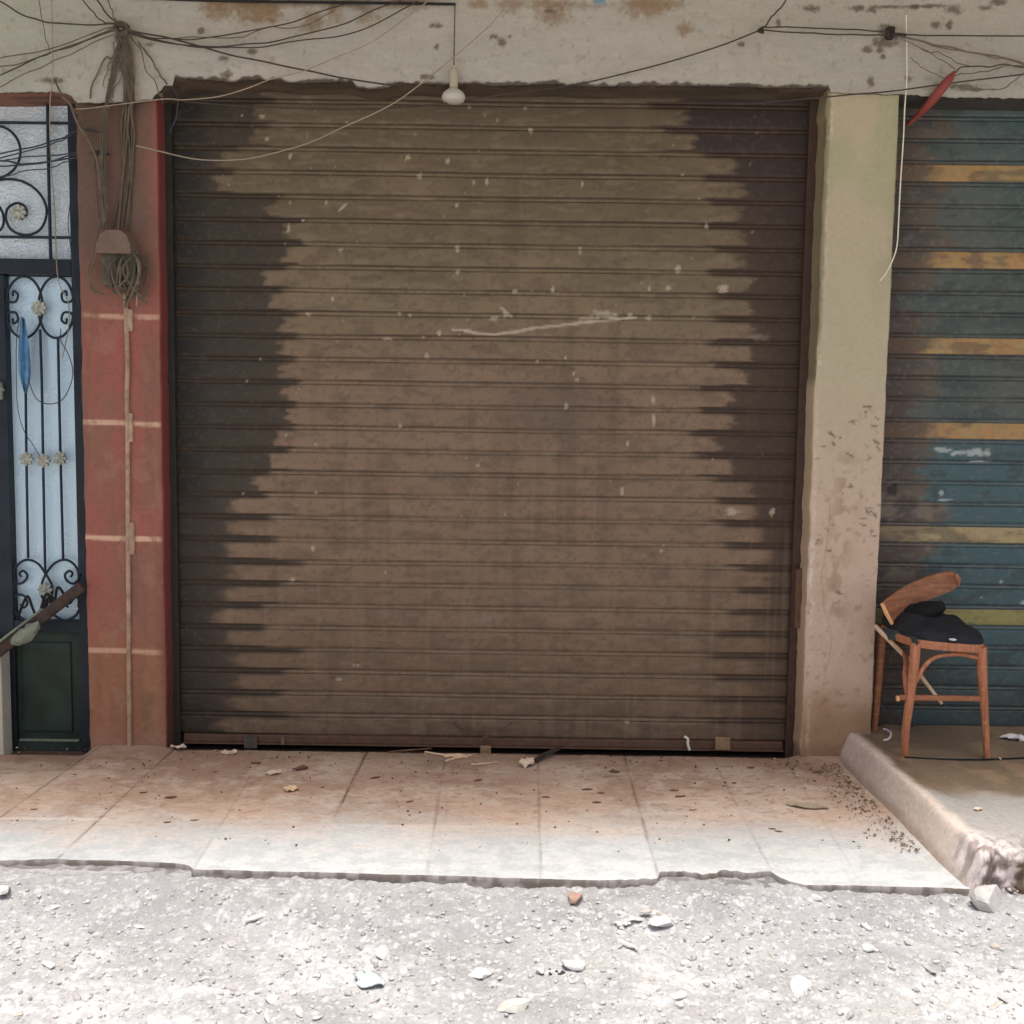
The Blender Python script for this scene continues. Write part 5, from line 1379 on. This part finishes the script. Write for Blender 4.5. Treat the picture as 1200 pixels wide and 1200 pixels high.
def stone(u_, v_, size, col, label, group=None, seed=None, sc=(1, 1, 1), cat='stone', rz=None):
    p = onZ(u_, v_, -0.05)
    zz = road_z(p[0], p[1])
    p = onZ(u_, v_, zz)
    me = stone_mesh(seed if seed is not None else random.randint(0, 9999), 3 if size > 0.025 else 2, 0.62)
    col_mesh(me, col)
    o = link('stone', me, M['stone'])
    o.location = (p[0], p[1], zz + size * 0.25 * sc[2])
    o.scale = (size * sc[0], size * sc[1], size * sc[2])
    o.rotation_euler = (random.uniform(-.2, .2), random.uniform(-.2, .2), random.uniform(0, 6.28) if rz is None else rz)
    return tag(o, label, cat, group)
PALE, GREY, PINK = (0.57, 0.56, 0.545), (0.45, 0.43, 0.42), (0.42, 0.28, 0.22)
stone(1156, 1060, 0.042, (0.55, 0.53, 0.50), 'large pale rock leaning at the corner of the broken cement step', None, 3, (0.8, 1.0, 1.7), 'rock', 0.5)
stone(675, 1053, 0.022, PINK, 'reddish brick lump on the road below the pavement edge', None, 5, (1.2, 1, 1), 'brick lump', 0.2)
stone(776, 1083, 0.030, PALE, 'largest white stone of the crumbled pile at the right', None, 6, (1.3, .9, .9), rz=0.2)
stone(733, 1107, 0.024, PALE, 'long white splinter of stone pointing down right', None, 8, (1.7, .55, .6), rz=-0.9)
stone(753, 1114, 0.016, PALE, 'small white stone touching the long splinter', None, 9, rz=0.1)
stone(675, 1132, 0.026, PALE, 'flat white stone beside a black scorch mark', None, 10, (1.3, .8, .8), rz=0.1)
stone(634, 1140, 0.014, PALE, 'rounded white stone left of the scorch mark', None, 11)
stone(689, 1152, 0.014, PALE, 'white stone just below the scorch mark', None, 12)
stone(561, 1143, 0.028, (0.62, 0.61, 0.58), 'broad pale stone with a thin tail of crumbs', None, 13, (1.3, .8, .6), rz=-0.5)
stone(603, 1183, 0.028, (0.56, 0.56, 0.50), 'rounded greenish white pebble near the lower edge', None, 14, (1.25, .7, .9), rz=0.2)
stone(449, 1121, 0.022, PALE, 'pale stone standing left of the middle of the road', None, 15, (1.1, 1, 1))
stone(957, 1054, 0.016, PALE, 'pale stone below the broken tile edge', None, 16)
stone(4, 1045, 0.022, PALE, 'white stone at the far left under the pavement edge', None, 17)
stone(58, 1133, 0.018, PALE, 'white stone alone on the left side of the road', None, 18, (1.2, .8, .8))
stone(300, 1076, 0.022, (0.60, 0.58, 0.56), 'flat pale stone left of the reddish lump', None, 19, (1.4, .7, .5))
stone(1015, 1111, 0.018, PALE, 'pale pebble right of the crumbled pile', None, 20)
stone(941, 1157, 0.03, (0.64, 0.63, 0.61), 'wide pale stone half buried near the lower right', None, 21, (1.0, .9, .5))
stone(1088, 1135, 0.02, GREY, 'grey flat stone near the lower right', None, 22, (1.4, .7, .5))
stone(1180, 1172, 0.02, PALE, 'white pebble in the lower right corner', None, 23)
sheet('glass_shard', 432, 1152, road_z(onZ(432, 1152, -.05)[0], onZ(432, 1152, -.05)[1]) + 0.004, 0.09, 0.06, flat_mat('pale_blue_scrap', (0.55, 0.63, 0.63), 0.4, 40, 0.2, 0.1), 'pale bluish crumpled scrap on the dirt road', 'scrap', None, -0.4, 0.35)
scx = onZ(655, 1139, road_z(onZ(655, 1139, -.05)[0], onZ(655, 1139, -.05)[1]))
for k in range(7):
    stone(655 + random.uniform(-16, 22), 1139 + random.uniform(-5, 5), random.uniform(0.005, 0.009), (0.06, 0.055, 0.06), 'small black cinder beside the flat white stone', 'black cinders on the road', cat='cinder')
for k in range(14):
    stone(737 + random.uniform(-16, 18), 1085 + random.uniform(-9, 9), random.uniform(0.006, 0.014), PALE, 'pale crumb in the pile left of the largest white stone', 'crumbs of the crumbled pile', cat='stone')
for k in range(48):
    u_, v_ = random.uniform(-10, 1210), 1045 + 150 * random.random() ** 0.8
    stone(u_, v_, random.uniform(0.008, 0.017), PALE if random.random() < .65 else (GREY if random.random() < .7 else (0.5, .45, .4)), 'small loose stone scattered on the dirt road', 'small stones scattered on the road', None, (random.uniform(.8, 1.5), random.uniform(.6, 1), random.uniform(.5, 1)))

def pebble_mass(name, pts, sizes, cols, mat, label):
    base_v, base_f = [], None
    bm = bmesh.new(); bmesh.ops.create_icosphere(bm, subdivisions=1, radius=1.0)
    bv = np.array([v_.co[:] for v_ in bm.verts]); bf = np.array([[v_.index for v_ in f.verts] for f in bm.faces]); bm.free()
    N = len(pts)
    jit = 1 + 0.5 * (rng.random((N, len(bv), 1)) - 0.5)
    sc3 = sizes[:, None, None] * np.stack([rng.uniform(.7, 1.5, N), rng.uniform(.6, 1.1, N), rng.uniform(.4, .8, N)], -1)[:, None, :]
    V = bv[None] * jit * sc3
    a = rng.uniform(0, 6.28, N)[:, None]
    V = np.stack([V[..., 0] * np.cos(a) - V[..., 1] * np.sin(a), V[..., 0] * np.sin(a) + V[..., 1] * np.cos(a), V[..., 2]], -1) + pts[:, None, :]
    Fc = (bf[None] + (np.arange(N) * len(bv))[:, None, None]).reshape(-1, 3)
    me = bpy.data.meshes.new(name)
    me.vertices.add(N * len(bv)); me.vertices.foreach_set('co', V.astype(np.float32).ravel())
    me.loops.add(Fc.size); me.loops.foreach_set('vertex_index', Fc.ravel().astype(np.int32))
    me.polygons.add(len(Fc)); me.polygons.foreach_set('loop_start', np.arange(0, Fc.size, 3, dtype=np.int32))
    me.update(calc_edges=True)
    ca = me.color_attributes.new('Col', 'FLOAT_COLOR', 'POINT')
    rgba = np.ones((N, len(bv), 4), np.float32); rgba[..., :3] = cols[:, None, :]
    ca.data.foreach_set('color', rgba.ravel())
    o = link(name, me, mat)
    return tag(o, label, None, None, 'stuff')

def road_zs(x, y):
    hh = (fbm(x * 3, y * 3, 3, 3) - 0.5) * 0.05 + (fbm(x * 14, y * 14, 4, 4) - 0.5) * 0.022
    return -0.058 + hh + 0.018 * 2.05 * sm(-1.45, -1.24, y)
N = 5200
x = rng.uniform(-1.7, 1.8, N); y = -1.235 - 0.85 * rng.random(N)
s = 0.0022 + 0.0065 * rng.random(N) ** 3
z = road_zs(x, y) + s * 0.25
w = rng.random((N, 1))
cols = np.where(w < 0.62, np.array([[0.56, 0.545, 0.53]]), np.where(w < 0.85, np.array([[0.46, 0.45, 0.445]]), np.array([[0.36, 0.35, 0.345]]))) * rng.uniform(.85, 1.15, (N, 1))
pebble_mass('gravel', np.stack([x, y, z], -1), s, cols, M['stone'], 'fine pale gravel covering the dirt road')
# crumbs of earth on the pavement along the cement edge and pillar
N = 1100
t = rng.random(N) ** 1.3
y = -0.02 - 0.95 * t ** 1.3
x = 1.44 - np.abs(rng.normal(0, 0.06 + 0.06 * (1 - t), N)) - 0.01
s = 0.0012 + 0.0055 * rng.random(N) ** 3.5
cols = np.where(rng.random((N, 1)) < 0.7, A(112, 92, 76)[None], A(168, 148, 128)[None]) * rng.uniform(.7, 1.2, (N, 1))
pebble_mass('dirt_crumbs', np.stack([x, y, 0.004 + s * 0.3], -1), s, cols, M['stone'], 'brown crumbs of earth swept along the cement edge')
N = 900
x = rng.uniform(-2.2, 1.4, N); y = -1.0 * rng.random(N) ** 2.4 - 0.005
s = 0.0015 + 0.004 * rng.random(N) ** 3
cols = np.where(rng.random((N, 1)) < 0.75, A(92, 66, 48)[None], A(180, 158, 135)[None]) * rng.uniform(.7, 1.2, (N, 1))
pebble_mass('dirt_specks', np.stack([x, y, 0.001 + s * 0.3], -1), s, cols, M['stone'], 'scattered specks of dirt on the dusty tiles')
N = 150
x = rng.uniform(1.50, 1.72, N); y = rng.uniform(-1.24, -1.03, N)
s = 0.0025 + 0.010 * rng.random(N) ** 3
zc = 0.085 * sm(-1.25, -1.10, y) + 0.002
cols = np.where(rng.random((N, 1)) < 0.6, np.array([[0.5, 0.44, 0.42]]), np.array([[0.2, 0.16, 0.13]])) * rng.uniform(.8, 1.2, (N, 1))
pebble_mass('rubble', np.stack([x, y, zc], -1), s, cols, M['stone'], 'pinkish cement rubble at the broken corner of the step')

# ------------------------------------------------------------------ the rest of the building
bal = MB()
bal.span((-9, -1.45, TOP_Z), (9, Y_FASCIA - 0.012, TOP_Z + 0.16), 0.01)  # out of view; projection sized so its edge shades the wall and rear tiles
tag(bal.build('balcony_slab', M['off_white']), 'unseen concrete balcony slab projecting over the shop fronts to shade them', 'balcony')
up = MB()
up.span((-9, 0.221, -0.1), (gl + 0.005, 0.5, 3.1))
up.span((-9, -0.02, TOP_Z + 0.255), (9, 0.4, 6.5))
up.span((-9, 4.0, -0.1), (9, 4.3, 6.5))
up.span((-9, 0.401, 3.45), (9, 3.999, 3.6))
up.span((-9.3, -0.02, -0.1), (-9.002, 4.3, 6.5))
up.span((9.002, -0.02, -0.1), (9.3, 4.3, 6.5))
up.span((BL_R + 0.031, 0.05, -0.1), (8.99, 0.4, 3.0))
tag(up.build('building', M['off_white']), 'plastered building rising behind and above the shop fronts', 'building')
fl = MB().span((-9, 0.301, -0.12), (9, 3.99, -0.065))
tag(fl.build('floor', M['dark_room']), 'dark floor inside the shops', None, None, 'structure')
